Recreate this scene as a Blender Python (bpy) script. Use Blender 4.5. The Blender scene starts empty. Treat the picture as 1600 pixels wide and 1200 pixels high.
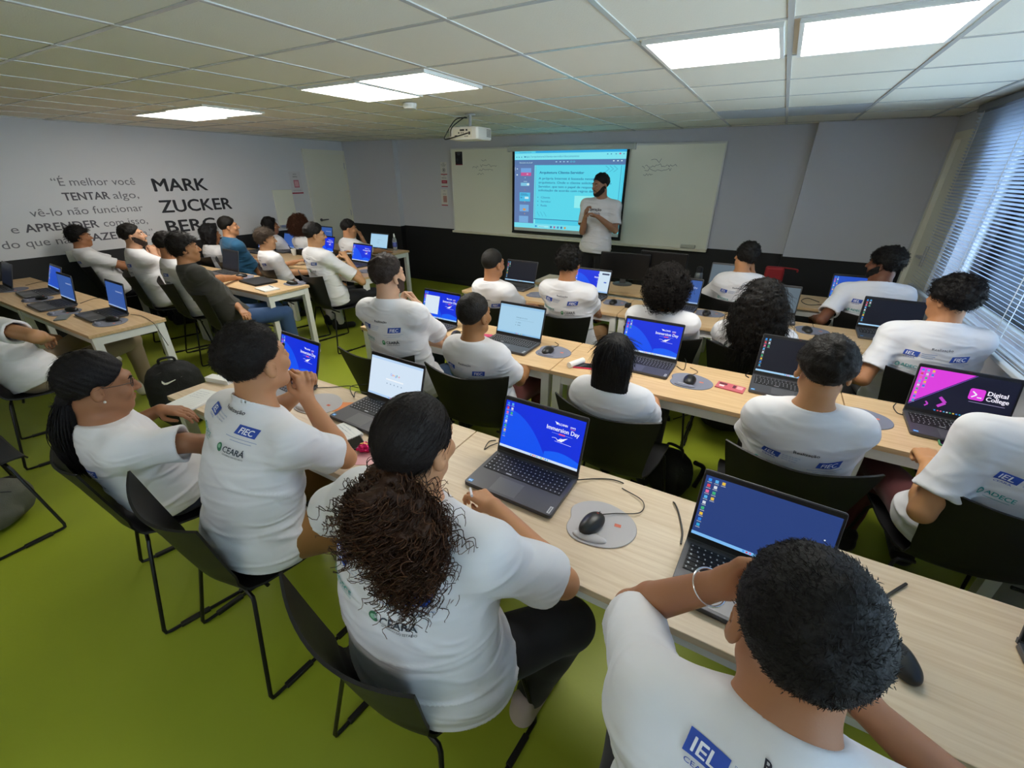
import bpy, bmesh, math, random
import numpy as np
from mathutils import Vector, Matrix
from mathutils.bvhtree import BVHTree

random.seed(7)
RNG = np.random.default_rng(11)
S = bpy.context.scene
COL = S.collection

# ------------------------------------------------------------------ camera, world, light, exposure
FPX = 669.28
PITCH, YAW, ROLL = math.radians(-26.157), math.radians(-29.596), math.radians(0.297)
CAM_Z = 1.78
_fw = np.array([math.sin(YAW)*math.cos(PITCH), math.cos(YAW)*math.cos(PITCH), math.sin(PITCH)])
_rt = np.array([math.cos(YAW), -math.sin(YAW), 0.0])
_up = np.cross(_rt, _fw)
_r2 = math.cos(ROLL)*_rt + math.sin(ROLL)*_up
_u2 = -math.sin(ROLL)*_rt + math.cos(ROLL)*_up
CAM_R = np.array([_r2, -_u2, _fw])
cam_data = bpy.data.cameras.new('camera')
cam_data.sensor_width = 36.0
cam_data.lens = FPX/1600*36.0
cam_data.clip_start = 0.02
cam = bpy.data.objects.new('camera', cam_data)
COL.objects.link(cam)
cam.matrix_world = Matrix(((_r2[0], _u2[0], -_fw[0], 0), (_r2[1], _u2[1], -_fw[1], 0), (_r2[2], _u2[2], -_fw[2], CAM_Z), (0, 0, 0, 1)))
S.camera = cam

world = bpy.data.worlds.new('world')
S.world = world
world.use_nodes = True
_bg = world.node_tree.nodes['Background']
_bg.inputs['Color'].default_value = (0.66, 0.83, 1.0, 1)
_bg.inputs['Strength'].default_value = 12.0
PANEL_STRENGTH = 17.0
S.view_settings.view_transform = 'Standard'
S.view_settings.look = 'None'
S.view_settings.exposure = 0.0
S.view_settings.gamma = 1.0
S.view_settings.use_curve_mapping = False

def ray(u, v):
    return CAM_R.T @ np.array([(u-800)/FPX, (v-600)/FPX, 1.0])
def at_z(u, v, z):
    d = ray(u, v); return np.array([0, 0, CAM_Z]) + d*((z-CAM_Z)/d[2])
def at_y(u, v, y):
    d = ray(u, v); return np.array([0, 0, CAM_Z]) + d*(y/d[1])
def at_x(u, v, x):
    d = ray(u, v); return np.array([0, 0, CAM_Z]) + d*(x/d[0])

# ------------------------------------------------------------------ materials
_M = {}
def lin(c):
    return tuple(((x/12.92) if x <= 0.04045 else ((x+0.055)/1.055)**2.4) for x in c)
def hexc(h):
    return lin(tuple(int(h[i:i+2], 16)/255 for i in (0, 2, 4)))
def mat(name, color, rough=0.6, metal=0.0, bump=0.0, bscale=200.0, var=0.0, vscale=8.0, spec=0.5, coat=0.0, sheen=0.0):
    if name in _M: return _M[name]
    m = bpy.data.materials.new(name); m.use_nodes = True
    nt = m.node_tree; b = nt.nodes['Principled BSDF']
    b.inputs['Base Color'].default_value = (*color, 1)
    b.inputs['Roughness'].default_value = rough
    b.inputs['Metallic'].default_value = metal
    b.inputs['Specular IOR Level'].default_value = spec
    b.inputs['Coat Weight'].default_value = coat
    b.inputs['Sheen Weight'].default_value = sheen
    tc = nt.nodes.new('ShaderNodeTexCoord')
    if var:
        n = nt.nodes.new('ShaderNodeTexNoise'); n.inputs['Scale'].default_value = vscale; n.inputs['Detail'].default_value = 4
        nt.links.new(tc.outputs['Object'], n.inputs['Vector'])
        mx = nt.nodes.new('ShaderNodeMix'); mx.data_type = 'RGBA'
        mx.inputs[6].default_value = (*[c*(1-var) for c in color], 1); mx.inputs[7].default_value = (*[min(1, c*(1+var)) for c in color], 1)
        nt.links.new(n.outputs['Fac'], mx.inputs[0]); nt.links.new(mx.outputs[2], b.inputs['Base Color'])
    if bump:
        n2 = nt.nodes.new('ShaderNodeTexNoise'); n2.inputs['Scale'].default_value = bscale; n2.inputs['Detail'].default_value = 3
        nt.links.new(tc.outputs['Object'], n2.inputs['Vector'])
        bp = nt.nodes.new('ShaderNodeBump'); bp.inputs['Strength'].default_value = bump; bp.inputs['Distance'].default_value = 0.01
        nt.links.new(n2.outputs['Fac'], bp.inputs['Height']); nt.links.new(bp.outputs['Normal'], b.inputs['Normal'])
    _M[name] = m
    return m
def emit(name, color, strength=1.0):
    if name in _M: return _M[name]
    m = bpy.data.materials.new(name); m.use_nodes = True
    nt = m.node_tree; b = nt.nodes['Principled BSDF']
    b.inputs['Base Color'].default_value = (0.01, 0.01, 0.01, 1)
    b.inputs['Roughness'].default_value = 0.35
    b.inputs['Specular IOR Level'].default_value = 0.2
    b.inputs['Emission Color'].default_value = (*color, 1)
    b.inputs['Emission Strength'].default_value = strength
    _M[name] = m
    return m
def E(h, s=1.0): return emit('glow_%s_%g' % (h, s), hexc(h), s)
def P(h, rough=0.7): return mat('paint_%s_%g' % (h, rough), hexc(h), rough)

def wood_mat(name, c1, c2, axis='X'):
    if name in _M: return _M[name]
    m = bpy.data.materials.new(name); m.use_nodes = True
    nt = m.node_tree; b = nt.nodes['Principled BSDF']
    tc = nt.nodes.new('ShaderNodeTexCoord'); mp = nt.nodes.new('ShaderNodeMapping')
    mp.inputs['Scale'].default_value = (1.2, 22, 22) if axis == 'X' else (22, 1.2, 22)
    n = nt.nodes.new('ShaderNodeTexNoise'); n.inputs['Scale'].default_value = 3; n.inputs['Detail'].default_value = 7; n.inputs['Distortion'].default_value = 0.6
    mx = nt.nodes.new('ShaderNodeMix'); mx.data_type = 'RGBA'
    mx.inputs[6].default_value = (*c1, 1); mx.inputs[7].default_value = (*c2, 1)
    nt.links.new(tc.outputs['Object'], mp.inputs['Vector']); nt.links.new(mp.outputs['Vector'], n.inputs['Vector'])
    rp = nt.nodes.new('ShaderNodeValToRGB'); rp.color_ramp.elements[0].position = 0.3; rp.color_ramp.elements[1].position = 0.72
    nt.links.new(n.outputs['Fac'], rp.inputs['Fac']); nt.links.new(rp.outputs['Color'], mx.inputs[0])
    nt.links.new(mx.outputs[2], b.inputs['Base Color'])
    b.inputs['Roughness'].default_value = 0.42
    _M[name] = m
    return m

# ------------------------------------------------------------------ objects, things, parts
def link(o, parent=None):
    COL.objects.link(o)
    if parent is not None:
        o.parent = parent
    return o
def thing(name, label, cat, loc=(0, 0, 0), rotz=0.0, group=None):
    o = bpy.data.objects.new(name, None); o.empty_display_size = 0.1
    link(o); o.location = loc; o.rotation_euler = (0, 0, rotz)
    return tag(o, label, cat, group)
def tag(o, label, cat, group=None):
    o['label'] = label; o['category'] = cat
    if group: o['group'] = group
    return o
def struct(o):
    o['kind'] = 'structure'; return o
def mesh_obj(name, verts, faces, mats, parent=None, fmat=None, smooth=False, angle=None):
    me = bpy.data.meshes.new(name)
    if isinstance(verts, np.ndarray): verts = verts.tolist()
    if isinstance(faces, np.ndarray): faces = faces.tolist()
    me.from_pydata(verts, [], faces)
    if not isinstance(mats, (list, tuple)): mats = [mats]
    for m in mats: me.materials.append(m)
    if fmat is not None: me.polygons.foreach_set('material_index', np.asarray(fmat, dtype=np.int32))
    if smooth:
        me.polygons.foreach_set('use_smooth', np.ones(len(faces), dtype=bool))
        if angle is not None: me.set_sharp_from_angle(angle=math.radians(angle))
    me.update()
    return link(bpy.data.objects.new(name, me), parent)
def dup(root, loc=None, rotz=None, label=None, group=None, cat=None):
    r = root.copy(); COL.objects.link(r)
    if loc is not None: r.location = loc
    if rotz is not None: r.rotation_euler = (0, 0, rotz)
    if label: r['label'] = label
    if group: r['group'] = group
    for ch in list(root.children):
        c = ch.copy(); COL.objects.link(c); c.parent = r
        for g in list(ch.children):
            d = g.copy(); COL.objects.link(d); d.parent = c
    return r

class MB:
    """collects shapes into one mesh"""
    def __init__(s): s.v = []; s.f = []; s.m = []
    def add(s, vs, fs, m=0, M=None):
        k = len(s.v)
        if M is not None: vs = [tuple(M @ Vector(p)) for p in vs]
        s.v += [tuple(p) for p in vs]; s.f += [tuple(i+k for i in f) for f in fs]; s.m += [m]*len(fs)
        return s
    def box(s, x0, x1, y0, y1, z0, z1, m=0, M=None, b=0.0):
        if b <= 0:
            vs = [(x0,y0,z0),(x1,y0,z0),(x1,y1,z0),(x0,y1,z0),(x0,y0,z1),(x1,y0,z1),(x1,y1,z1),(x0,y1,z1)]
            return s.add(vs, [(3,2,1,0),(4,5,6,7),(0,1,5,4),(1,2,6,5),(2,3,7,6),(3,0,4,7)], m, M)
        bm = bmesh.new(); bmesh.ops.create_cube(bm, size=1)
        for v in bm.verts: v.co = Vector(((x0+x1)/2+v.co.x*(x1-x0), (y0+y1)/2+v.co.y*(y1-y0), (z0+z1)/2+v.co.z*(z1-z0)))
        bmesh.ops.bevel(bm, geom=bm.edges[:], offset=b, segments=2, affect='EDGES', profile=0.5)
        bm.verts.index_update()
        s.add([v.co[:] for v in bm.verts], [[v.index for v in f.verts] for f in bm.faces], m, M); bm.free()
        return s
    def rbox(s, w, d, z0, z1, r, m=0, M=None, seg=5, e=0.0):
        """box with rounded vertical corners, centred in x, y; e chamfers the rims"""
        pts = []
        for cx, cy, a0 in ((w/2-r, d/2-r, 0), (-w/2+r, d/2-r, 90), (-w/2+r, -d/2+r, 180), (w/2-r, -d/2+r, 270)):
            for i in range(seg+1):
                a = math.radians(a0+90*i/seg); pts.append((cx+r*math.cos(a), cy+r*math.sin(a)))
        return s.prism(pts, z0, z1, m, M, e)
    def prism(s, pts, z0, z1, m=0, M=None, e=0.0):
        n = len(pts)
        if e > 0:
            cx = sum(p[0] for p in pts)/n; cy = sum(p[1] for p in pts)/n
            R = max(math.hypot(p[0]-cx, p[1]-cy) for p in pts); k = 1-e/R
            ins = [(cx+(p[0]-cx)*k, cy+(p[1]-cy)*k) for p in pts]
            rings = [[(x, y, z0) for x, y in ins], [(x, y, z0+e) for x, y in pts], [(x, y, z1-e) for x, y in pts], [(x, y, z1) for x, y in ins]]
        else:
            rings = [[(x, y, z0) for x, y in pts], [(x, y, z1) for x, y in pts]]
        vs = [p for rg in rings for p in rg]; fs = []
        for k in range(len(rings)-1):
            for i in range(n):
                j = (i+1) % n; fs.append((k*n+i, k*n+j, (k+1)*n+j, (k+1)*n+i))
        fs.append(tuple(reversed(range(n)))); fs.append(tuple((len(rings)-1)*n+i for i in range(n)))
        return s.add(vs, fs, m, M)
    def tube(s, path, r, m=0, n=8, M=None, caps=True, r_end=None, closed=False):
        P_ = [np.array(p, float) for p in path]; N = len(P_)
        tg = []
        for i in range(N):
            a = P_[i-1] if (i > 0 or closed) else P_[i]; b = P_[(i+1) % N] if (i < N-1 or closed) else P_[i]
            t = b-a; tg.append(t/(np.linalg.norm(t)+1e-12))
        ref = np.array([0, 0, 1.0]) if abs(tg[0][2]) < 0.9 else np.array([1.0, 0, 0])
        u = np.cross(tg[0], ref); u /= np.linalg.norm(u)
        vs = []
        for i in range(N):
            u = u-tg[i]*(u@tg[i]); u /= (np.linalg.norm(u)+1e-12); w = np.cross(tg[i], u)
            rr = r if r_end is None else r+(r_end-r)*i/(N-1)
            for k in range(n):
                a = 2*math.pi*k/n; vs.append(tuple(P_[i]+rr*(math.cos(a)*u+math.sin(a)*w)))
        fs = []
        for i in range(N if closed else N-1):
            i2 = (i+1) % N
            for k in range(n):
                k2 = (k+1) % n; fs.append((i*n+k, i*n+k2, i2*n+k2, i2*n+k))
        if caps and not closed:
            fs.append(tuple(reversed(range(n)))); fs.append(tuple((N-1)*n+k for k in range(n)))
        return s.add(vs, fs, m, M)
    def lathe(s, prof, n=24, m=0, M=None, c=(0, 0)):
        vs = []; fs = []
        for r, z in prof:
            for k in range(n):
                a = 2*math.pi*k/n; vs.append((c[0]+r*math.cos(a), c[1]+r*math.sin(a), z))
        for i in range(len(prof)-1):
            for k in range(n):
                k2 = (k+1) % n; fs.append((i*n+k, i*n+k2, (i+1)*n+k2, (i+1)*n+k))
        fs.append(tuple(reversed(range(n)))); fs.append(tuple((len(prof)-1)*n+k for k in range(n)))
        return s.add(vs, fs, m, M)
    def ellipsoid(s, c, r, m=0, M=None, nu=20, nv=12):
        vs = []; fs = []
        for j in range(nv+1):
            t = math.pi*j/nv
            for i in range(nu):
                a = 2*math.pi*i/nu; vs.append((c[0]+r[0]*math.sin(t)*math.cos(a), c[1]+r[1]*math.sin(t)*math.sin(a), c[2]-r[2]*math.cos(t)))
        for j in range(nv):
            for i in range(nu):
                k = (i+1) % nu; fs.append((j*nu+i, j*nu+k, (j+1)*nu+k, (j+1)*nu+i))
        return s.add(vs, fs, m, M)
    def build(s, name, mats, parent=None, smooth=False, angle=40):
        return mesh_obj(name, s.v, s.f, mats, parent, s.m, smooth, angle if smooth else None)

def smooth_path(pts, n=8):
    """Catmull-Rom through the points"""
    p = [np.array(q, float) for q in pts]; p = [2*p[0]-p[1]]+p+[2*p[-1]-p[-2]]; out = []
    for i in range(1, len(p)-2):
        for k in range(n):
            t = k/n
            out.append(0.5*((2*p[i])+(-p[i-1]+p[i+1])*t+(2*p[i-1]-5*p[i]+4*p[i+1]-p[i+2])*t*t+(-p[i-1]+3*p[i]-3*p[i+1]+p[i+2])*t**3))
    out.append(p[-2]); return out

# ------------------------------------------------------------------ flat graphics: text and shapes in one mesh
_TXT = {}
def text2d(body, bold=0.0, spacing=1.0, shear=0.0):
    key = (body, bold, spacing, shear)
    if key not in _TXT:
        cu = bpy.data.curves.new('lettering', 'FONT'); cu.body = body; cu.size = 1.0; cu.offset = bold
        cu.space_character = spacing; cu.shear = shear; cu.resolution_u = 3
        ob = bpy.data.objects.new('lettering', cu); COL.objects.link(ob)
        dg = bpy.context.evaluated_depsgraph_get(); me = ob.evaluated_get(dg).to_mesh()
        vs = np.array([v.co[:2] for v in me.vertices]).reshape(-1, 2); fs = [tuple(p.vertices) for p in me.polygons]
        ob.evaluated_get(dg).to_mesh_clear()
        bpy.data.objects.remove(ob); bpy.data.curves.remove(cu)
        _TXT[key] = (vs, fs)
    return _TXT[key]
class Flat:
    """polygons in a u, v plane, stacked in thin layers; mapped to space by the builder"""
    def __init__(s): s.v = []; s.f = []; s.m = []; s.mats = []
    def mi(s, mt):
        if mt not in s.mats: s.mats.append(mt)
        return s.mats.index(mt)
    def poly(s, pts, mt, layer=0):
        k = len(s.v); s.v += [(p[0], p[1], layer) for p in pts]; s.f.append(tuple(range(k, k+len(pts)))); s.m.append(s.mi(mt)); return s
    def rect(s, u0, u1, v0, v1, mt, layer=0, nu=1, nv=1, shear=0.0):
        for i in range(nu):
            for j in range(nv):
                a, b = u0+(u1-u0)*i/nu, u0+(u1-u0)*(i+1)/nu; c, d = v0+(v1-v0)*j/nv, v0+(v1-v0)*(j+1)/nv
                sc, sd = (c-v0)*shear, (d-v0)*shear
                s.poly([(a+sc, c), (b+sc, c), (b+sd, d), (a+sd, d)], mt, layer)
        return s
    def disc(s, u, v, r, mt, layer=0, n=14, ry=None):
        ry = r if ry is None else ry
        return s.poly([(u+r*math.cos(2*math.pi*i/n), v+ry*math.sin(2*math.pi*i/n)) for i in range(n)], mt, layer)
    def ring(s, u, v, r, w, mt, layer=0, n=20, a0=0, a1=360):
        for i in range(n):
            a, b = math.radians(a0+(a1-a0)*i/n), math.radians(a0+(a1-a0)*(i+1)/n)
            s.poly([(u+r*math.cos(a), v+r*math.sin(a)), (u+r*math.cos(b), v+r*math.sin(b)), (u+(r-w)*math.cos(b), v+(r-w)*math.sin(b)), (u+(r-w)*math.cos(a), v+(r-w)*math.sin(a))][::-1], mt, layer)
        return s
    def line(s, pts, w, mt, layer=0):
        for a, b in zip(pts, pts[1:]):
            dx, dy = b[0]-a[0], b[1]-a[1]; L = math.hypot(dx, dy)+1e-9; nx, ny = -dy/L*w/2, dx/L*w/2
            s.poly([(a[0]-nx, a[1]-ny), (b[0]-nx, b[1]-ny), (b[0]+nx, b[1]+ny), (a[0]+nx, a[1]+ny)], mt, layer)
        return s
    def text(s, body, u, v, size, mt, layer=1, bold=0.0, align='L', width=None, height=None, shear=0.0):
        """size = cap height in metres, width optionally fixes the length"""
        vs, fs = text2d(body, 0.0, 1.0, shear)
        if len(vs) == 0: return s
        x0, x1 = vs[:, 0].min(), vs[:, 0].max()
        k = size/0.72; kx = k if width is None else width/(x1-x0)
        L = (x1-x0)*kx; off = {'L': 0, 'C': -L/2, 'R': -L}[align]
        mi = s.mi(mt)
        for du, dv in (((0, 0),) if bold <= 0 else ((-bold*.8, 0), (bold*.8, 0), (0, -bold*.5), (0, bold*.5))):
            b = len(s.v)
            s.v += [(u+off+(p[0]-x0)*kx+du*k, v+p[1]*k+dv*k, layer+.12*(dv > 0)+.06*(du > 0)) for p in vs]
            s.f += [tuple(i+b for i in f) for f in fs]; s.m += [mi]*len(fs)
        return s
    def scribble(s, u, v, L, hgt, mt, layer=1, seed=0, w=None):
        rr = random.Random(seed); pts = []; x = 0
        while x < L:
            pts.append((u+x, v+hgt*rr.random())); x += hgt*(0.25+0.5*rr.random())
        return s.line(pts, w or hgt*0.16, mt, layer)
    def build(s, name, parent, fn, step=0.0006):
        """fn maps (u, v, height above the surface) to a point"""
        vs = [fn(p[0], p[1], 0.0004+p[2]*step) for p in s.v]
        keep = [i for i, f in enumerate(s.f) if all(vs[k] is not None for k in f)]   # shapes that miss the surface are dropped
        if len(keep) < len(s.f):
            used = sorted({k for i in keep for k in s.f[i]}); mp = {k: n for n, k in enumerate(used)}
            return mesh_obj(name, [tuple(vs[k]) for k in used], [tuple(mp[k] for k in s.f[i]) for i in keep], s.mats, parent, [s.m[i] for i in keep])
        return mesh_obj(name, [tuple(v) for v in vs], s.f, s.mats, parent, s.m)

# ------------------------------------------------------------------ signed distance shapes -> one continuous mesh
_NT = np.random.default_rng(3).random((32, 32, 32)).astype(np.float32)
def vnoise(p):
    i = np.floor(p).astype(np.int64); f = (p-i).astype(np.float32); f = f*f*(3-2*f); i &= 31; j = (i+1) & 31
    x0, y0, z0 = i.T; x1, y1, z1 = j.T; fx, fy, fz = f.T
    a = _NT[x0, y0, z0]*(1-fx)+_NT[x1, y0, z0]*fx; b = _NT[x0, y1, z0]*(1-fx)+_NT[x1, y1, z0]*fx
    c = _NT[x0, y0, z1]*(1-fx)+_NT[x1, y0, z1]*fx; d = _NT[x0, y1, z1]*(1-fx)+_NT[x1, y1, z1]*fx
    return ((a*(1-fy)+b*fy)*(1-fz)+(c*(1-fy)+d*fy)*fz)*2-1
def A(*p): return np.array(p, float)
def nrm(v): v = np.asarray(v, float); return v/(np.linalg.norm(v)+1e-12)
def smin(a, b, k):
    if k <= 0: return np.minimum(a, b)
    h = np.maximum(k-np.abs(a-b), 0)/k
    return np.minimum(a, b)-h*h*k*0.25
def smax(a, b, k): return -smin(-a, -b, k)
def rcone(p, a, b, ra, rb, flat=None, fs=1.0):
    """tapered capsule; flat = direction along which it is squeezed to fs of its radius"""
    if flat is not None:
        ax = nrm(b-a); n = flat-ax*(flat@ax); n = nrm(n); q = p-a; q = q+np.outer((q@n)*(1/fs-1), n)
    else: q = p-a
    ba = b-a; t = np.clip((q@ba)/(ba@ba+1e-12), 0, 1)
    return np.linalg.norm(q-t[:, None]*ba, axis=1)-(ra+(rb-ra)*t)
def ellip(p, c, R, r):
    """ellipsoid; columns of R are its axes"""
    q = (p-c) if R is None else (p-c)@R
    r = np.asarray(r, float); k0 = np.linalg.norm(q/r, axis=1); k1 = np.linalg.norm(q/(r*r), axis=1)+1e-9
    return k0*(k0-1)/k1
def sdf_mesh(fn, lo, hi, h, project=True):
    lo = np.asarray(lo, float); B = 8
    nb = np.maximum(np.ceil((np.asarray(hi)-lo)/(h*B)).astype(int), 1); n = nb*B
    bi = np.stack(np.meshgrid(*[np.arange(k) for k in nb], indexing='ij'), -1).reshape(-1, 3)
    d = fn(lo+(bi*B+3.5)*h)
    F = np.repeat(np.repeat(np.repeat(np.where(d < 0, -1.0, 1.0).reshape(nb).astype(np.float32), B, 0), B, 1), B, 2)
    act = bi[np.abs(d) < h*B*1.25]
    o = np.stack(np.meshgrid(*[np.arange(B)]*3, indexing='ij'), -1).reshape(-1, 3)
    for s in range(0, len(act), 400):
        g = (act[s:s+400, None, :]*B+o[None]).reshape(-1, 3)
        F[g[:, 0], g[:, 1], g[:, 2]] = fn(lo+g*h)
    sg = F < 0
    cnt = np.zeros(tuple(n-1), np.int8)
    for dx in (0, 1):
        for dy in (0, 1):
            for dz in (0, 1):
                cnt += sg[dx:n[0]-1+dx, dy:n[1]-1+dy, dz:n[2]-1+dz]
    cells = np.argwhere((cnt > 0) & (cnt < 8))
    if len(cells) == 0: return np.zeros((0, 3)), np.zeros((0, 4), int)
    cid = -np.ones(tuple(n-1), np.int32); cid[cells[:, 0], cells[:, 1], cells[:, 2]] = np.arange(len(cells))
    acc = np.zeros((len(cells), 3)); w = np.zeros(len(cells))
    cor = [(x, y, z) for x in (0, 1) for y in (0, 1) for z in (0, 1)]
    for a in cor:
        for ax in range(3):
            if a[ax] == 0:
                b = list(a); b[ax] = 1
                fa = F[cells[:, 0]+a[0], cells[:, 1]+a[1], cells[:, 2]+a[2]]; fb = F[cells[:, 0]+b[0], cells[:, 1]+b[1], cells[:, 2]+b[2]]
                m = (fa < 0) != (fb < 0); t = np.where(m, fa/(fa-fb+1e-20), 0)
                pos = np.tile(np.array(a, float), (len(cells), 1)); pos[:, ax] += t
                acc += pos*m[:, None]; w += m
    V = lo+(cells+acc/w[:, None])*h
    if project:
        e = h*0.5; f0 = fn(V)
        g = np.stack([fn(V+np.eye(3)[k]*e)-f0 for k in range(3)], 1)/e
        st = -(f0/np.maximum((g*g).sum(1), 0.2))[:, None]*g
        L = np.linalg.norm(st, axis=1, keepdims=True); V = V+st*np.minimum(1, 0.6*h/(L+1e-12))
    quads = []
    for ax in range(3):
        u, v = (ax+1) % 3, (ax+2) % 3
        s0 = [slice(0, None)]*3; s1 = [slice(0, None)]*3; s0[ax] = slice(0, -1); s1[ax] = slice(1, None)
        cr = sg[tuple(s0)] != sg[tuple(s1)]; e = np.argwhere(cr)
        e = e[(e[:, u] > 0) & (e[:, v] > 0) & (e[:, u] < n[u]-1) & (e[:, v] < n[v]-1)]
        du, dv = np.zeros(3, int), np.zeros(3, int); du[u] = 1; dv[v] = 1
        q = np.stack([cid[tuple((e-du-dv).T)], cid[tuple((e-dv).T)], cid[tuple(e.T)], cid[tuple((e-du).T)]], 1)
        fl = ~sg[tuple(e.T)]; q[fl] = q[fl][:, ::-1]; quads.append(q)
    Q = np.concatenate(quads); Q = Q[(Q >= 0).all(1)]
    return V, Q
def sdf_obj(name, fn, lo, hi, h, m, parent=None):
    V, Q = sdf_mesh(fn, lo, hi, h)
    me = bpy.data.meshes.new(name)
    me.vertices.add(len(V)); me.vertices.foreach_set('co', V.ravel().astype(np.float32))
    me.loops.add(len(Q)*4); me.loops.foreach_set('vertex_index', Q.ravel().astype(np.int32))
    me.polygons.add(len(Q)); me.polygons.foreach_set('loop_start', np.arange(0, len(Q)*4, 4, dtype=np.int32))
    me.polygons.foreach_set('use_smooth', np.ones(len(Q), bool))
    for k in (m if isinstance(m, (list, tuple)) else [m]): me.materials.append(k)
    me.update(calc_edges=True)
    o = link(bpy.data.objects.new(name, me), parent)
    return o
def arr_obj(name, V, Q, m, parent=None, smooth=True):
    """numpy vertices and quads to an object"""
    me = bpy.data.meshes.new(name); k = Q.shape[1]
    me.vertices.add(len(V)); me.vertices.foreach_set('co', np.ascontiguousarray(V, dtype=np.float32).ravel())
    me.loops.add(len(Q)*k); me.loops.foreach_set('vertex_index', Q.ravel().astype(np.int32))
    me.polygons.add(len(Q)); me.polygons.foreach_set('loop_start', np.arange(0, len(Q)*k, k, dtype=np.int32))
    me.polygons.foreach_set('use_smooth', np.full(len(Q), smooth)); me.materials.append(m); me.update(calc_edges=True)
    return link(bpy.data.objects.new(name, me), parent)
def strands(paths, r0, r1, sides=3):
    """paths (N, K, 3) -> tapered tubes as arrays"""
    N, K, _ = paths.shape
    t = np.gradient(paths, axis=1); t /= np.linalg.norm(t, axis=2, keepdims=True)+1e-9
    ref = np.where(np.abs(t[..., 2:3]) < 0.9, A(0, 0, 1), A(1, 0, 0)); u = np.cross(t, ref); u /= np.linalg.norm(u, axis=2, keepdims=True)+1e-9; w = np.cross(t, u)
    r = (r0+(r1-r0)*np.linspace(0, 1, K))[None, :, None]
    V = np.stack([paths+r*(math.cos(2*math.pi*k/sides)*u+math.sin(2*math.pi*k/sides)*w) for k in range(sides)], 2)
    idx = np.arange(N*K*sides).reshape(N, K, sides); nx = np.roll(idx, -1, axis=2)
    Q = np.stack([idx[:, :-1], nx[:, :-1], nx[:, 1:], idx[:, 1:]], -1).reshape(-1, 4)
    return V.reshape(-1, 3), Q

# ------------------------------------------------------------------ the room
LX, RX, FY, BY, CZ = -6.95, 1.28, 6.17, -1.7, 2.27
M_WALL = mat('wall_paint', lin((0.80, 0.80, 0.825)), 0.75, bump=0.05, bscale=120)
M_DADO = mat('black_panel', lin((0.075, 0.078, 0.09)), 0.55)
M_CEIL = mat('ceiling_tile', lin((0.90, 0.885, 0.825)), 0.9, bump=0.12, bscale=160)
M_TBAR = mat('tee_bar', lin((0.80, 0.80, 0.78)), 0.25, spec=.8)
M_FLOOR = mat('green_floor', lin((0.575, 0.62, 0.17)), 0.42, bump=0.05, bscale=55, var=0.07, vscale=2.5, spec=0.35)
M_WHITE = mat('white_enamel', lin((0.90, 0.90, 0.88)), 0.4)
M_DOOR = mat('door_paint', lin((0.90, 0.89, 0.83)), 0.5)
M_BOARD = mat('board_face', lin((0.93, 0.93, 0.86)), 0.16, spec=0.6)
M_BLACK = mat('black_plastic', lin((0.055, 0.055, 0.06)), 0.5)
M_STEEL = mat('steel', (0.55, 0.55, 0.56), 0.3, metal=0.9)

def slab(name, *b, m=M_WALL, kind=True):
    o = MB().box(*b).build(name, m)
    return struct(o) if kind else o
slab('floor', LX-.1, RX+.1, BY-.1, FY+.1, -0.1, 0, m=M_FLOOR)
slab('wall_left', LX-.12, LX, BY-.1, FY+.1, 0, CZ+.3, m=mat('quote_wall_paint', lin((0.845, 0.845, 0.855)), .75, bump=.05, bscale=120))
slab('wall_front', LX, RX, FY, FY+.12, 0, CZ+.3)
slab('wall_back', LX, RX, BY-.12, BY, 0, CZ+.3)
# right wall with the window opening and the door recess
WY0, WY1, WZ0, WZ1 = -0.9, 4.72, 0.92, 2.16
DY0, DY1, DZ = 4.93, 5.85, 2.13
w = MB()
w.box(RX, RX+.2, BY-.1, WY0, 0, CZ+.3); w.box(RX, RX+.2, WY0, WY1, 0, WZ0); w.box(RX, RX+.2, WY0, WY1, WZ1, CZ+.3)
w.box(RX, RX+.2, WY1, DY0, 0, CZ+.3); w.box(RX, RX+.2, DY0, DY1, DZ, CZ+.3); w.box(RX, RX+.2, DY1, FY+.1, 0, CZ+.3)
w.box(RX+.16, RX+.2, DY0, DY1, 0, DZ)
struct(w.build('wall_right', M_WALL))
struct(MB().box(LX, -5.745, 6.06, FY, 0, CZ).build('wall_front_pier', M_WALL))
struct(MB().box(0.195, RX, 6.02, FY, 0, CZ).build('wall_front_return', M_WALL))
# black lower panelling
t = MB()
t.box(-5.745, 0.195, FY-.012, FY, 0, 0.935); t.box(LX, -5.733, 6.048, 6.06, 0, 0.925); t.box(-5.745, -5.733, 6.06, FY-.012, 0, 0.93)
t.box(0.183, RX, 6.008, 6.02, 0, 0.93); t.box(0.183, .195, 6.02, FY-.012, 0, .93)
t.box(LX, LX+.012, BY, 5.2, 0, 0.925); t.box(RX-.012, RX, 5.93, 6.008, 0, 0.93)
struct(t.build('trim_1', M_DADO))
struct(MB().box(-5.733, 0.183, FY-.02, FY-.012, 0.0, 0.1).box(LX+.012, LX+.02, BY, 5.2, 0, .1).build('baseboard_front', M_DADO))
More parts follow.
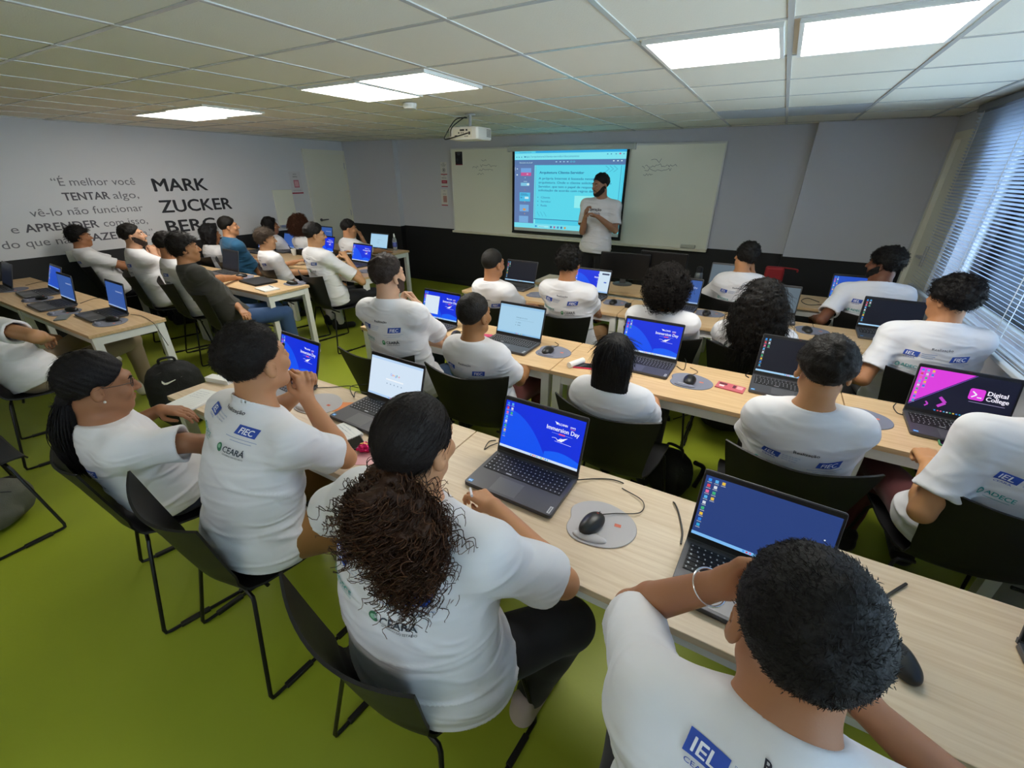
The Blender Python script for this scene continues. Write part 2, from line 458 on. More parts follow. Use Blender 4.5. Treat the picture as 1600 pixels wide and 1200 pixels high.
# ceiling: lay-in tiles on a tee-bar grid
GX = [-6.86, -6.29, -5.72, -5.15, -4.58, -4.01, -3.44, -2.87, -2.30, -1.74, -1.17, -0.65, -0.10, 0.48, 1.06]
GY = [-1.4, -0.85, -0.28, 0.36, 1.03, 1.57, 2.14, 2.74, 3.37, 4.02, 4.68, 5.32, 5.97]
struct(MB().box(LX, RX, BY, FY, CZ+.004, CZ+.05).build('ceiling', M_CEIL))
g = MB()
for x in GX: g.box(x-.010, x+.010, BY, FY, CZ-.0, CZ+.012)
for y in GY:
    g.box(LX, RX, y-.010, y+.010, CZ+.001, CZ+.011)
g.box(LX, LX+.025, BY, FY, CZ-.002, CZ+.01); g.box(LX, RX, FY-.025, FY, CZ-.002, CZ+.01); g.box(RX-.025, RX, BY, FY, CZ-.002, CZ+.01)
struct(g.build('ceiling_grid', M_TBAR))
M_GREYTILE = mat('grey_tile', lin((0.72, 0.74, 0.76)), 0.8)
struct(MB().box(-.64, -.11, 4.69, 5.31, CZ+.001, CZ+.006).box(-.09, .47, 4.69, 5.31, CZ+.001, CZ+.006).build('ceiling_infill', M_GREYTILE))

# LED panels set into the grid
M_LED = emit('led_diffuser', (1.0, 0.97, 0.90), PANEL_STRENGTH)
def led(x0, x1, y0, y1, label):
    t = thing('ceiling_light', label, 'light', ((x0+x1)/2, (y0+y1)/2, CZ), 0, 'square panel lights in the ceiling')
    a, b = (x1-x0)/2, (y1-y0)/2
    f = MB().box(-a, a, -b, -b+.016, -.012, .004).box(-a, a, b-.016, b, -.012, .004).box(-a, -a+.016, -b+.016, b-.016, -.012, .004).box(a-.016, a, -b+.016, b-.016, -.012, .004)
    f.build('frame', M_WHITE, t)
    MB().box(-a+.016, a-.016, -b+.016, b-.016, -.008, .003).build('diffuser', M_LED, t)
led(-.63, -.12, 2.17, 2.71, 'glowing square ceiling panel, second from the blinds, beside its brighter twin')
led(-.07, .45, 2.15, 2.72, 'glowing square ceiling panel nearest the window blinds')
led(-2.29, -1.77, 2.16, 2.72, 'glowing square ceiling panel just before the smoke detector, the one nearer the whiteboard')
led(-2.85, -2.32, 2.19, 2.80, 'glowing square ceiling panel of the middle pair, the one nearer the quote wall')
led(-4.85, -4.22, 2.32, 2.86, 'glowing ceiling panel of the pair by the quote wall, the half nearer the projector')
led(-5.50, -4.88, 2.36, 2.92, 'glowing ceiling panel of the pair by the quote wall, the half nearest that wall')
led(-2.29, -1.77, -1.2, -.9, 'added slim fill light panel over the unseen back of the room')  # added fill panel behind the camera, out of view, brightens the near backs
led(-.63, -.12, -1.2, -.9, 'added slim fill light panel behind the last row, out of view')  # second added fill panel, also unseen behind the camera

# left wall door, front corner
t = thing('door_1', 'cream door with lever handle beside the small wall notice', 'door', (LX, 5.66, 0)); t['kind'] = 'structure'
f = MB().box(-.002, .03, -.45, -.38, 0, 2.13).box(-.002, .03, .38, .40, 0, 2.13).box(-.002, .03, -.38, .38, 2.06, 2.13)
f.build('frame', M_DOOR, t)
MB().box(-.002, .012, -.38, .38, 0, 2.06).build('leaf', mat('door_leaf', lin((0.90, 0.89, 0.82)), 0.45), t)
h = MB().lathe([(.024, 0), (.024, .012), (.01, .014), (.01, .05)], 16, M=Matrix.Translation((.012, -.31, 1.03)) @ Matrix.Rotation(math.pi/2, 4, 'Y'))
h.box(.052, .066, -.32, -.19, 1.022, 1.04, b=.004); h.build('handle', mat('dark_steel', (.16, .16, .17), .35, metal=.7), t, True)
for z in (.25, 1.06, 1.84): MB().box(.012, .02, .365, .385, z, z+.1).build('hinge', M_STEEL, t)
# right wall door
t = thing('door_2', 'white door in the corner half hidden by the venetian blind', 'door', (RX, 5.39, 0)); t['kind'] = 'structure'
MB().box(-.02, .16, .40, .46, 0, 2.13).box(-.02, .16, -.46, -.40, 0, 2.13).box(-.02, .16, -.40, .40, 2.07, 2.13).build('frame', M_DOOR, t)
MB().box(.02, .06, -.40, .40, 0, 2.07).build('leaf', M_DOOR, t)
h = MB().box(-.002, .02, .02, .05, 1.02, 1.2, b=.004).box(-.05, -.035, -.09, .045, 1.10, 1.12, b=.005).box(-.05, .0, .025, .042, 1.1, 1.12)
h.build('handle', M_STEEL, t)
# window, sill and blind
wn = MB()
for a, b in ((WY0, WY0+.05), (WY1-.05, WY1), (1.9, 1.96)): wn.box(RX+.08, RX+.13, a, b, WZ0, WZ1)
wn.box(RX+.08, RX+.13, WY0, WY1, WZ0, WZ0+.05).box(RX+.08, RX+.13, WY0, WY1, WZ1-.05, WZ1)
win = wn.build('window_1', mat('window_alu', lin((0.8, 0.8, 0.8)), 0.35, metal=0.3)); struct(win)
gm = bpy.data.materials.new('window_glass'); gm.use_nodes = True
nt = gm.node_tree; nt.nodes.clear(); out = nt.nodes.new('ShaderNodeOutputMaterial'); mx = nt.nodes.new('ShaderNodeMixShader')
tr = nt.nodes.new('ShaderNodeBsdfTransparent'); tr.inputs[0].default_value = (.93, .97, .97, 1); gl = nt.nodes.new('ShaderNodeBsdfGlossy'); gl.inputs['Roughness'].default_value = .03
fr = nt.nodes.new('ShaderNodeFresnel'); nt.links.new(fr.outputs[0], mx.inputs[0]); nt.links.new(tr.outputs[0], mx.inputs[1]); nt.links.new(gl.outputs[0], mx.inputs[2]); nt.links.new(mx.outputs[0], out.inputs[0])
MB().box(RX+.1, RX+.106, WY0+.05, WY1-.05, WZ0+.05, WZ1-.05).build('pane', gm, win)
struct(MB().box(RX-.03, RX+.09, WY0-.03, WY1+.03, WZ0-.045, WZ0-.005).build('window_sill', mat('sill_stone', lin((.72, .72, .72)), .35)))
t = thing('venetian_blind', 'wide silver blue venetian blind covering the window on the right wall', 'blind', (1.2, 2.3, 0))
B0, B1 = -2.6, 2.82
MB().box(-.025, .03, B0, B1, 2.215, 2.262).build('headrail', mat('rail_dark', lin((.45, .47, .5)), .4), t)
sl = MB(); zs = []; z = 2.195
while z > 0.93: zs.append(z); z -= 0.0225
TILT = math.radians(-34)
for z in zs:
    pr = []
    for k in range(5):
        s_ = (k-2)/2; x = .0135*s_; zz = .0022*(1-s_*s_)
        pr.append((x*math.cos(TILT)-zz*math.sin(TILT), z+x*math.sin(TILT)+zz*math.cos(TILT)))
    vs = [(x, y, zz) for y in (B0, B1) for x, zz in pr]
    sl.add(vs, [(k, k+1, k+6, k+5) for k in range(4)])
M_SLAT = mat('slat_alu', lin((.74, .79, .87)), .35, metal=.1)
sl.build('slats', M_SLAT, t, True)
MB().box(-.016, .016, B0, B1, .895, .917, b=.004).build('bottom_rail', mat('rail_pale', lin((.78, .80, .82)), .35), t)
for y in (B1-.14, B1-1.0, B1-1.9, B1-2.9, B1-3.9):
    MB().box(-.0165, -.0150, y-.004, y+.004, .9, 2.22).box(.015, .0165, y-.004, y+.004, .9, 2.22).build('ladder_cord', M_WHITE, t)

# smoke detector, projector
o = MB().lathe([(.055, 0), (.055, -.015), (.045, -.035), (.0, -.038)][::-1], 24).build('smoke_detector', M_WHITE, smooth=True); o.location = (*at_z(640, 161, CZ)[:2], CZ-.002)
tag(o, 'round white smoke detector on the ceiling past the panel lights', 'smoke detector')
pc = at_z(734, 178, CZ)
t = thing('projector', 'white projector hanging from a ceiling pole with black cables', 'projector', (pc[0], pc[1], 0))
pz = at_y(728, 209, pc[1])[2]
M_PROJ = mat('projector_shell', lin((.88, .87, .83)), .45)
MB().rbox(.32, .25, pz-.055, pz+.045, .025, e=.008).build('body', M_PROJ, t, True)
fx = Flat()
fx.rect(-.11, .1, -.04, .03, P('DDD8C4'), 0)
for k, (a, b, c, d) in enumerate([(-.03, .02, .012, .026), (.035, .055, .012, .026), (-.05, -.035, -.008, .004), (-.02, -.012, -.008, .004), (.0, .01, -.006, .002), (.065, .085, -.018, .006), (.02, .028, -.034, -.026), (.035, .043, -.034, -.026), (.05, .058, -.034, -.026), (-.09, -.06, -.03, -.02)]): fx.rect(a, b, c, d, P('2A2826'), 1)
fx.build('connector_panel', t, lambda u, v, h: (u, -.125-h, pz+v))
fx = Flat()
for k in range(6): fx.rect(.03, .1, -.03+k*.011, -.024+k*.011, P('55554F'), 0)
fx.build('vent', t, lambda u, v, h: (.16+h, u, pz+v))
MB().lathe([(.045, .12), (.045, .126), (.032, .15), (.03, .165)], 20, M=Matrix.Translation((.07, 0, pz-.0)) @ Matrix.Rotation(-math.pi/2, 4, 'X')).build('lens', M_BLACK, t, True)
MB().tube([(0, 0, pz+.04), (0, 0, CZ)], .014, n=12).lathe([(.05, CZ-.012), (.05, CZ)], 20).box(-.06, .06, -.05, .05, pz+.045, pz+.055).build('mount', mat('mount_grey', lin((.7, .7, .68)), .4), t)
MB().tube(smooth_path([(-.02, -.02, CZ-.03), (-.12, -.06, pz+.11), (-.21, -.1, pz-.01), (-.19, -.14, pz-.05), (-.06, -.16, pz-.035), (.07, -.14, pz-.006)]), .005).tube(smooth_path([(-.02, -.02, CZ-.03), (-.03, -.06, pz+.12), (-.1, -.15, pz+.04), (-.12, -.15, pz-.03)]), .005).build('cable', M_BLACK, t, True)
ps = bpy.data.lights.new('projector_lamp', 'SPOT'); ps.energy = 9; ps.color = (.35, .8, 1.0); ps.spot_size = math.radians(42); ps.spot_blend = .6; ps.shadow_soft_size = .02
po = link(bpy.data.objects.new('projector_lamp', ps), t); po.location = (.07, .18, pz); po.rotation_euler = Vector((-.1, 2.2, -.5)).to_track_quat('-Z', 'Y').to_euler()

# whiteboard, projection screen with the slide
WBY = FY-.022
t = thing('whiteboard', 'long white dry erase board across the front wall', 'whiteboard', (-2.63, WBY, 0))
MB().box(-1.97, 1.97, -.012, .01, .925, 2.12).build('panel', M_BOARD, t)
MB().box(-1.985, 1.985, -.018, .01, 2.108, 2.128).box(-1.985, -1.967, -.018, .01, .925, 2.108).box(1.967, 1.985, -.018, .01, .925, 2.108).build('frame', mat('board_frame', lin((.86, .86, .84)), .35), t)
MB().box(-1.985, 1.985, -.07, .01, .895, .925, b=.004).build('marker_tray', mat('tray', lin((.88, .86, .78)), .4), t)
ink = P('55555C'); wf = Flat()
def wb(u, v): p = at_y(u, v, WBY-.013); return (p[0]+2.63, p[2])
for k, (u, v, L, hh) in enumerate([(752, 253, .12, .05), (738, 262, .12, .035), (750, 260, .32, .04), (748, 266, .26, .03), (746, 272, .12, .025), (1017, 253, .14, .05), (1003, 262, .05, .035), (1008, 260, .40, .04), (1007, 266, .34, .035), (1005, 273, .12, .025)]):
    a, b = wb(u, v); wf.scribble(a, b-.01, L, hh, ink, 0, seed=k, w=.0036)
wf.build('marker_notes', t, lambda u, v, h: (u, -.0125-h, v))
o = MB().box(-.09, .09, -.03, .03, 0, .045, b=.01).build('board_eraser', P('B9B8AC')); ep = at_y(1076, 376, WBY-.05); o.location = (ep[0], WBY-.045, .925)
tag(o, 'pale block eraser on the marker tray right of the speaker', 'eraser')

SY = WBY-.05
SX0, SX1, SZ0, SZ1 = -3.475, -1.765, .97, 2.07
t = thing('projection_screen', 'pull-down projection screen showing a cyan slide deck in a browser', 'screen', ((SX0+SX1)/2, SY, 0))
hw = (SX1-SX0)/2
MB().box(-hw-.06, hw+.06, -.03, .04, 2.065, 2.13, b=.012).box(-hw-.07, -hw-.055, -.035, .045, 2.06, 2.135).box(hw+.055, hw+.07, -.035, .045, 2.06, 2.135).build('casing', mat('casing', lin((.8, .8, .78)), .4), t)
MB().box(-hw, hw, -.001, .001, SZ0, SZ1).build('border_fabric', P('15161A', .8), t)
MB().tube([(-hw, 0, SZ0), (hw, 0, SZ0)], .012, n=10).build('weight_bar', M_BLACK, t)
iw0, iw1, iz0, iz1 = -hw+.04, hw-.035, SZ0+.075, SZ1+.01
MB().box(iw0, iw1, -.003, -.001, SZ0+.03, iz1-.01).build('fabric', P('D8DEDC', .8), t)
G = lambda c: E(c, 0.85)
sf = Flat()
U = lambda x: (x-60)/1410; V_ = lambda y: 1-(y-95)/1000
def R4(x0, x1, y0, y1, c, l=1): sf.rect(U(x0), U(x1), V_(y1), V_(y0), G(c), l)
def TX(s_, x, y, wd, hgt, c, bold=0.0, l=3): sf.text(s_, U(x), V_(y), hgt/1000, G(c), l, bold, 'L', wd/1410)
R4(60, 1470, 95, 1095, '55D8F5', 0)
R4(60, 1470, 95, 135, '2FB2F0'); R4(60, 1470, 135, 212, '86F2FF'); R4(60, 350, 100, 132, '5CDCFA', 2)
TX('Documentos de aula', 130, 130, 165, 14, '2B6FA6'); TX('https://arquitetura/cliente-servidor/documentos', 195, 186, 720, 22, '3A86B8')
sf.disc(U(205), V_(178), .008, G('2C7AAE'), 3); sf.disc(U(1398), V_(155), .009, G('C06C9C'), 3)
for x in (90, 122, 158, 1255, 1297, 1352, 1440): sf.disc(U(x), V_(180 if x < 200 else 158), .006, G('3B8FC0'), 3)
R4(60, 1470, 215, 278, '5E80B4', 2); R4(60, 340, 275, 1030, '6683B8', 2); TX('Documento de aula pdf', 130, 256, 180, 18, 'CFF4FF')
for x in (620, 672, 718, 766): R4(x, x+20, 234, 246, 'A8D8F4', 3)
for x in (820, 856): sf.ring(U(x), V_(240), .009, .003, G('5FE0FA'), 3)
for x in (1332, 1380, 1424): sf.disc(U(x), V_(234), .007, G('D8F8FF'), 3)
R4(150, 295, 315, 370, '78AEEC', 3); R4(150, 295, 370, 412, 'D25C9E', 3); sf.disc(U(243), V_(390), .009, G('E6B6DA'), 4)
R4(150, 272, 500, 540, '86D2F2', 3); sf.disc(U(254), V_(519), .014, G('E0FAFF'), 4); R4(190, 240, 480, 486, 'B7E3F5', 3)
R4(135, 287, 625, 740, '52C8F4', 3); R4(150, 240, 640, 646, '3A78A8', 4); R4(150, 260, 655, 662, '3A78A8', 4); R4(210, 265, 680, 708, 'CFF8FF', 4); R4(150, 172, 685, 700, '3F90BE', 4)
R4(137, 270, 785, 876, '7CB6EC', 3); R4(187, 226, 835, 862, 'E6A050', 4); R4(130, 266, 936, 1025, '7FB4E8', 3)
R4(66, 70, 305, 345, 'D8F8FF', 3); sf.disc(U(98), V_(325), .007, G('CDEFFF'), 3); sf.disc(U(97), V_(400), .008, G('E8FCFF'), 3)
for y, c in ((437, 'CBE6F6'), (592, 'C8885A'), (745, 'D8B070'), (905, 'E0B060')): R4(208, 216, y-6, y+6, c, 3)
R4(345, 366, 285, 1030, '8CF6FF', 2); R4(366, 1445, 285, 962, '62E4FA', 2); R4(1424, 1432, 285, 940, '45AFD8', 3); R4(345, 1445, 962, 972, '3F82B4', 3); R4(355, 362, 290, 962, '4AA0CC', 3)
ic = '2A6AA2'
TX('Arquitetura Cliente-Servidor', 410, 383, 580, 30, '1F5C98', .025)
for s_, y, wd in (('A própria Internet é baseada nesse tipo de', 455, 872), ('arquitetura. Onde o cliente solicita serviço do', 505, 925), ('Servidor, que tem o papel de responder essa', 556, 855), ('solicitação de acordo com regras definidas.', 603, 840)): TX(s_, 402, y, wd, 28, ic, .012)
for s_, y, wd in (('Cliente', 693, 125), ('Servidor', 745, 138), ('Rede', 797, 85)):
    TX(s_, 440, y, wd, 26, '3A86B8', .008); sf.disc(U(398), V_(y-12), .005, G('3A86B8'), 3)
R4(890, 1320, 648, 800, '98FBFF', 3)
for k in range(3):
    x = 1245+k*48; sf.line([(U(x), V_(290)), (U(x+45), V_(325)), (U(x), V_(360))], .005, G('47B6D8'), 3)
    x = 390+k*48; sf.line([(U(x), V_(870)), (U(x+38), V_(930))], .004, G('47B6D8'), 3)
R4(60, 1470, 1030, 1095, '7CEBFD', 2); sf.disc(U(380), V_(1065), .01, G('2C7FD8'), 4); R4(410, 560, 1052, 1078, 'A8F6FF', 3); TX('Pesquisar', 425, 1074, 75, 14, '4A9CC0', 0, 4)
for k, c in enumerate(('4A78B0', 'C070A0', '5890C8', '3E70B0', 'D0A060')): R4(582+k*48, 606+k*48, 1052, 1080, c, 4)
sf.build('slide', t, lambda u, v, h: (iw0+u*(iw1-iw0), -.003-h, iz0+v*(iz1-iz0)), .0003)

# small signs on the walls
def sign(name, label, place, w_, h_, base, items):
    """place maps (u, v, h) to space"""
    f = Flat(); f.rect(0, w_, 0, h_, P(base), 0)
    for it in items:
        if it[0] == 'r': f.rect(it[1]*w_, it[2]*w_, it[3]*h_, it[4]*h_, P(it[5]), it[6] if len(it) > 6 else 1)
        elif it[0] == 't': f.text(it[1], it[2]*w_, it[3]*h_, it[4]*h_, P(it[5]), 2, .01, 'C', it[6]*w_)
        elif it[0] == 'o': f.ring(it[1]*w_, it[2]*h_, it[3]*w_, it[4]*w_, P(it[5]), 2)
    o = f.build(name, None, place, .0004)
    # give the sheet its thickness
    k = len(o.data.vertices)
    return tag(o, label, 'sign')
def on_front(u, v, y=FY):
    p = at_y(u, v, y); return lambda a, b, h: (p[0]+a, y-.002-h, p[2]+b)
def fsize(u0, v0, u1, v1): a, b = at_y(u0, v0, FY), at_y(u1, v1, FY); return abs(b[0]-a[0]), abs(b[2]-a[2])
w_, h_ = .13, .185
sign('wall_sign', 'white sign with a round no-drinks symbol, topmost of three on the front wall', on_front(689, 273), w_, h_, 'D9D6D2', [('r', 0, 1, 0, .07, 'A83248'), ('t', 'AVISO', .5, .87, .06, '444444', .3), ('t', 'PROIBIDO', .5, .75, .06, '333333', .8), ('t', 'COMER', .5, .65, .06, '333333', .5), ('o', .5, .36, .24, .04, '3A3A3A'), ('r', .44, .58, .28, .44, '333333', 2)])
sign('wall_sign', 'white sign with a wide red box, middle one of three on the front wall', on_front(690, 292), w_, h_, 'D9D6D2', [('r', 0, 1, 0, .07, 'A83248'), ('t', 'WI-FI', .5, .86, .08, '444444', .3), ('t', 'REDE SALA', .5, .68, .09, '333333', .7), ('r', .08, .95, .28, .54, 'A83248'), ('t', 'SENHA', .5, .37, .09, 'E0B0B8', .5)])
sign('wall_sign', 'tall white sign with a pale red square, lowest of three on the front wall', on_front(690.5, 321), w_, h_*1.32, 'DDDAD4', [('r', 0, 1, 0, .06, 'A83248'), ('t', 'AULA', .55, .9, .05, '444444', .3), ('t', 'CHAMADA', .55, .7, .05, '333333', .6), ('r', .3, .9, .2, .62, 'C9A298'), ('r', .34, .86, .23, .59, 'B88A82', 2)])
wp = at_y(711.5, 258, WBY-.02)
sign('board_sign', 'small black sign with a red edge in the corner of the whiteboard', lambda a, b, h: (wp[0]+a, WBY-.0125-h, wp[2]+b), .135, .185, '1B1C22', [('r', 0, 1, 0, .06, '8E2338'), ('t', 'ACESSE AQUI', .5, .86, .06, '8A8C94', .6), ('t', 'O PORTAL', .5, .75, .06, '8A8C94', .4), ('r', .12, .4, .3, .5, '2E3038')])
pp = at_x(457, 303, LX)
sign('wall_sign', 'white notice with a red square on the wall beside the cream door', lambda a, b, h: (LX+.002+h, pp[1]+a, pp[2]+b), .21, .33, 'D2D0D2', [('r', 0, 1, 0, .06, 'A83248'), ('t', 'SALA', .5, .86, .05, '555555', .3), ('t', 'DIGITAL', .5, .74, .06, '333333', .4), ('r', .3, .75, .28, .62, 'C07080'), ('r', .36, .69, .33, .57, 'D8A8B0', 2), ('t', 'PORTA FECHADA', .5, .14, .04, '777777', .7)])
t = thing('small_whiteboard', 'small upright white board hung on the wall left of the cream door', 'whiteboard', (LX, 4.715, 0))
MB().box(.0, .018, -.17, .17, 1.01, 1.53, b=.004).build('panel', M_BOARD, t)
MB().box(.0, .05, -.17, .17, .985, 1.01).build('tray', M_STEEL, t)
o = MB().box(0, .012, -.04, .04, -.06, .06, b=.003).box(.012, .017, -.018, .018, -.03, .03, b=.002).build('light_switch', M_WHITE); o.location = (LX, at_x(466, 335, LX)[1], at_x(466, 335, LX)[2]); tag(o, 'white light switch on the wall beside the cream door', 'switch')
o = MB().box(0, .012, -.04, .04, -.06, .06, b=.003).box(.012, .016, -.02, .02, -.02, .02, b=.003).build('wall_socket', M_WHITE); o.location = (LX+.012, 1.9, .90); tag(o, 'white power socket low on the quote wall', 'socket')

# lettering on the left wall
dk, gy = P('25262C'), P('727278')
wt_ = thing('wall_name_lettering', 'large black capital lettering in three lines on the grey wall', 'lettering', (LX, 2.955, 1.05))
for s_, v, wd in (('MARK', 1.555, .645), ('ZUCKER', 1.30, .91), ('BERG', 1.052, .62)):
    q = Flat(); q.text(s_, 0, v-1.05, .152, dk, 0, .035, 'L', wd); q.build('lettering_line', wt_, lambda u, v, h: (.001+h, u, v))
wt_ = thing('wall_quote_lettering', 'grey quote lettering in five lines on the wall', 'lettering', (LX, 1.4, 1.04))
rows = [(1.635, [('“É melhor você', 2.0, .77, 0)]), (1.485, [('TENTAR', 2.045, .42, .03), ('algo,', 2.5, .26, 0)]), (1.335, [('vê-lo não funcionar', 1.72, 1.04, 0)]), (1.185, [('e', 1.52, .06, 0), ('APRENDER', 1.63, .63, .03), ('com isso,', 2.31, .45, 0)]), (1.04, [('do que não', 1.40, .62, 0), ('FAZER', 2.1, .37, .03), ('nada.”', 2.52, .26, 0)])]
for v, ws in rows:
    for s_, y, wd, bd in ws:
        q = Flat(); q.text(s_, y-1.4, v-1.04, .083, P('55545C') if bd else gy, 0, bd, 'L', wd); q.build('lettering_line', wt_, lambda u, v, h: (.001+h, u, v))

# ------------------------------------------------------------------ tables
TZ = 0.74
M_WOOD = wood_mat('desk_wood', lin((0.78, 0.64, 0.46)), lin((0.86, 0.74, 0.57)))
M_WOODP = wood_mat('desk_wood_pale', lin((0.80, 0.70, 0.57)), lin((0.87, 0.79, 0.67)))
M_EDGE = mat('desk_edge', lin((0.70, 0.56, 0.38)), 0.5)
M_LEG = mat('desk_steel', lin((0.90, 0.90, 0.88)), 0.4)
def table(x0, x1, y0, y1, label, wood=None, z=TZ):
    w_, d = x1-x0, y1-y0
    t = thing('desk', label, 'desk', ((x0+x1)/2, (y0+y1)/2, 0), 0, 'wood topped classroom desks')
    MB().box(-w_/2, w_/2, -d/2, d/2, z-.025, z, b=.002).build('desktop', wood or M_WOOD, t)
    for sx in (-1, 1):
        for sy in (-1, 1):
            cx, cy = sx*(w_/2-.035), sy*(d/2-.04)
            MB().box(cx-.025, cx+.025, cy-.025, cy+.025, 0.008, z-.026).box(cx-.02, cx+.02, cy-.02, cy+.02, 0, .01).build('leg', M_LEG, t)
        cx = sx*(w_/2-.035)
        MB().box(cx-.02, cx+.02, -d/2+.065, d/2-.065, z-.085, z-.026).build('end_rail', M_LEG, t)
    for sy in (-1, 1):
        cy = sy*(d/2-.04)
        MB().box(-w_/2+.06, w_/2-.06, cy-.012, cy+.012, z-.085, z-.026).build('apron', M_LEG, t)
    return t
table(-2.52, -.9475, .82, 1.345, 'pale desk with the open exercise book and the purple sweet wrapper', M_WOODP)
table(-.9425, 1.2, .82, 1.345, 'long pale desk nearest the camera holding the laptop and wrist-rest mouse pad', M_WOODP)
table(-2.52, -.9475, 2.115, 2.64, 'desk before the bearded man with hand on chin')
table(-.9425, .52, 2.115, 2.64, 'desk holding the red phone case and the pink leaflet')
table(.525, 1.2, 2.115, 2.64, 'short desk holding the magenta screened laptop')
table(-2.52, -.9475, 3.42, 3.95, 'third row desk before the man with shaved head')
table(-.9425, .45, 3.42, 3.95, 'third row desk before the two curly haired students')
table(.455, 1.2, 3.42, 3.95, 'third row desk below the window end of the blind')
table(-2.1, -.5, 4.13, 4.56, 'front desk carrying the two black monitors')
table(-.40, 1.2, 4.45, 4.97, 'front desk by the corner door carrying the red bag')
table(-5.48, -4.0, 1.0, 1.485, 'side desk with three open laptops beside the black backpack')
table(-6.9, -5.485, 1.0, 1.485, 'side desk closest to the quote wall in the last row')
table(-5.48, -4.0, 2.335, 2.80, 'side desk with the closed laptop and white papers on its end')
table(-6.9, -5.485, 2.335, 2.80, 'side desk at the quote wall in front of the young man leaning back')
table(-5.25, -3.78, 3.34, 3.92, 'side desk with the white paper cup')
table(-6.9, -5.255, 3.34, 3.92, 'side desk at the quote wall before the man in the blue shirt')
table(-6.1, -4.62, 4.47, 5.0, 'frontmost side desk with the water bottle on its end')

# ------------------------------------------------------------------ chairs: plastic shell on sled frames
def shell_mat():
    m = mat('chair_shell', lin((0.085, 0.085, 0.09)), 0.5, spec=0.4)
    return m
def grid_solid(fn, nu, nv, th, name, m, parent):
    Pn = np.array([[fn(i/nu, j/nv) for j in range(nv+1)] for i in range(nu+1)])
    du = np.gradient(Pn, axis=0); dv = np.gradient(Pn, axis=1); n = np.cross(du, dv); n /= np.linalg.norm(n, axis=2, keepdims=True)+1e-9
    a = (Pn+n*th/2).reshape(-1, 3); b = (Pn-n*th/2).reshape(-1, 3); N = len(a); W = nv+1
    fs = []
    for i in range(nu):
        for j in range(nv):
            k = i*W+j; fs.append((k, k+W, k+W+1, k+1)); fs.append((N+k, N+k+1, N+k+W+1, N+k+W))
    for i in range(nu): fs.append((i*W, N+i*W, N+(i+1)*W, (i+1)*W)[::-1]); fs.append((i*W+nv, (i+1)*W+nv, N+(i+1)*W+nv, N+i*W+nv)[::-1])
    for j in range(nv): fs.append((j, j+1, N+j+1, N+j)[::-1]); k = nu*W; fs.append((k+j, N+k+j, N+k+j+1, k+j+1)[::-1])
    return mesh_obj(name, np.concatenate([a, b]), fs, m, parent, None, True, 45)
M_SHELL = shell_mat()
M_ROD = mat('sled_rod', lin((0.10, 0.10, 0.105)), 0.35, metal=0.4)
def shell_fn(u, w):
    """w runs from the front lip over the seat, round the bend and up the back"""
    e = 2*u-1
    key = [(0, .245, .415, .40), (.06, .235, .436, .43), (.14, .19, .444, .445), (.32, .03, .438, .44), (.45, -.10, .440, .41), (.54, -.175, .462, .385), (.61, -.212, .515, .385), (.70, -.235, .60, .41), (.82, -.26, .70, .45), (.92, -.28, .785, .485), (1.0, -.295, .845, .505)]
    ws = [k[0] for k in key]; y, z, wd = (float(np.interp(w, ws, [k[i] for k in key])) for i in (1, 2, 3))
    bk = min(1, max(0, (w-.45)/.2)); tp = max(0, (w-.85)/.15)
    y += bk*.062*e*e*(.5+.5*w); z += (1-bk)*.022*e*e - tp*.030*(1-abs(e)**1.5)
    return (e*wd/2, y, z)
seat_fn = lambda u, v: shell_fn(u, .56*v)
back_fn = lambda u, v: shell_fn(u, .56+.44*v)
def chair_proto():
    t = thing('chair', 'x', 'chair', (0, 0, 0))
    grid_solid(seat_fn, 14, 18, .008, 'seat', M_SHELL, t)
    # perforated back: pattern kept in the mesh as small pits
    grid_solid(back_fn, 16, 18, .008, 'backrest', M_SHELL, t)
    for s in (-1, 1):
        x = s*.235
        p = [(s*.15, .165, .432), (s*.205, .168, .432), (s*.215, .172, .415), (s*.268, .225, .03), (s*.27, .222, .011), (s*.27, .205, .008), (s*.27, -.205, .008), (s*.27, -.222, .011), (s*.268, -.225, .03), (s*.205, -.152, .415), (s*.195, -.148, .43), (s*.14, -.145, .434)]
        fr = MB().tube(p, .0075).build('sled_frame', M_ROD, t, True)
        for y in (.115, -.115): MB().box(s*.27-.011, s*.27+.011, y-.055, y+.055, 0, .017, b=.003).build('glide', M_BLACK, fr)
    for y in (.12, -.09): MB().tube([(-.19, y, .43), (.19, y, .43)], .007).build('crossbar', M_ROD, t, True)
    return t
CHAIR0 = chair_proto(); _used = [False]
def chair(x, y, deg, label):
    loc, rz = (x, y, 0), math.radians(deg)
    if not _used[0]:
        _used[0] = True; o = CHAIR0; o.location = loc; o.rotation_euler = (0, 0, rz); o['label'] = label; o['group'] = 'black shell chairs'
        return o
    return dup(CHAIR0, loc, rz, label, 'black shell chairs')

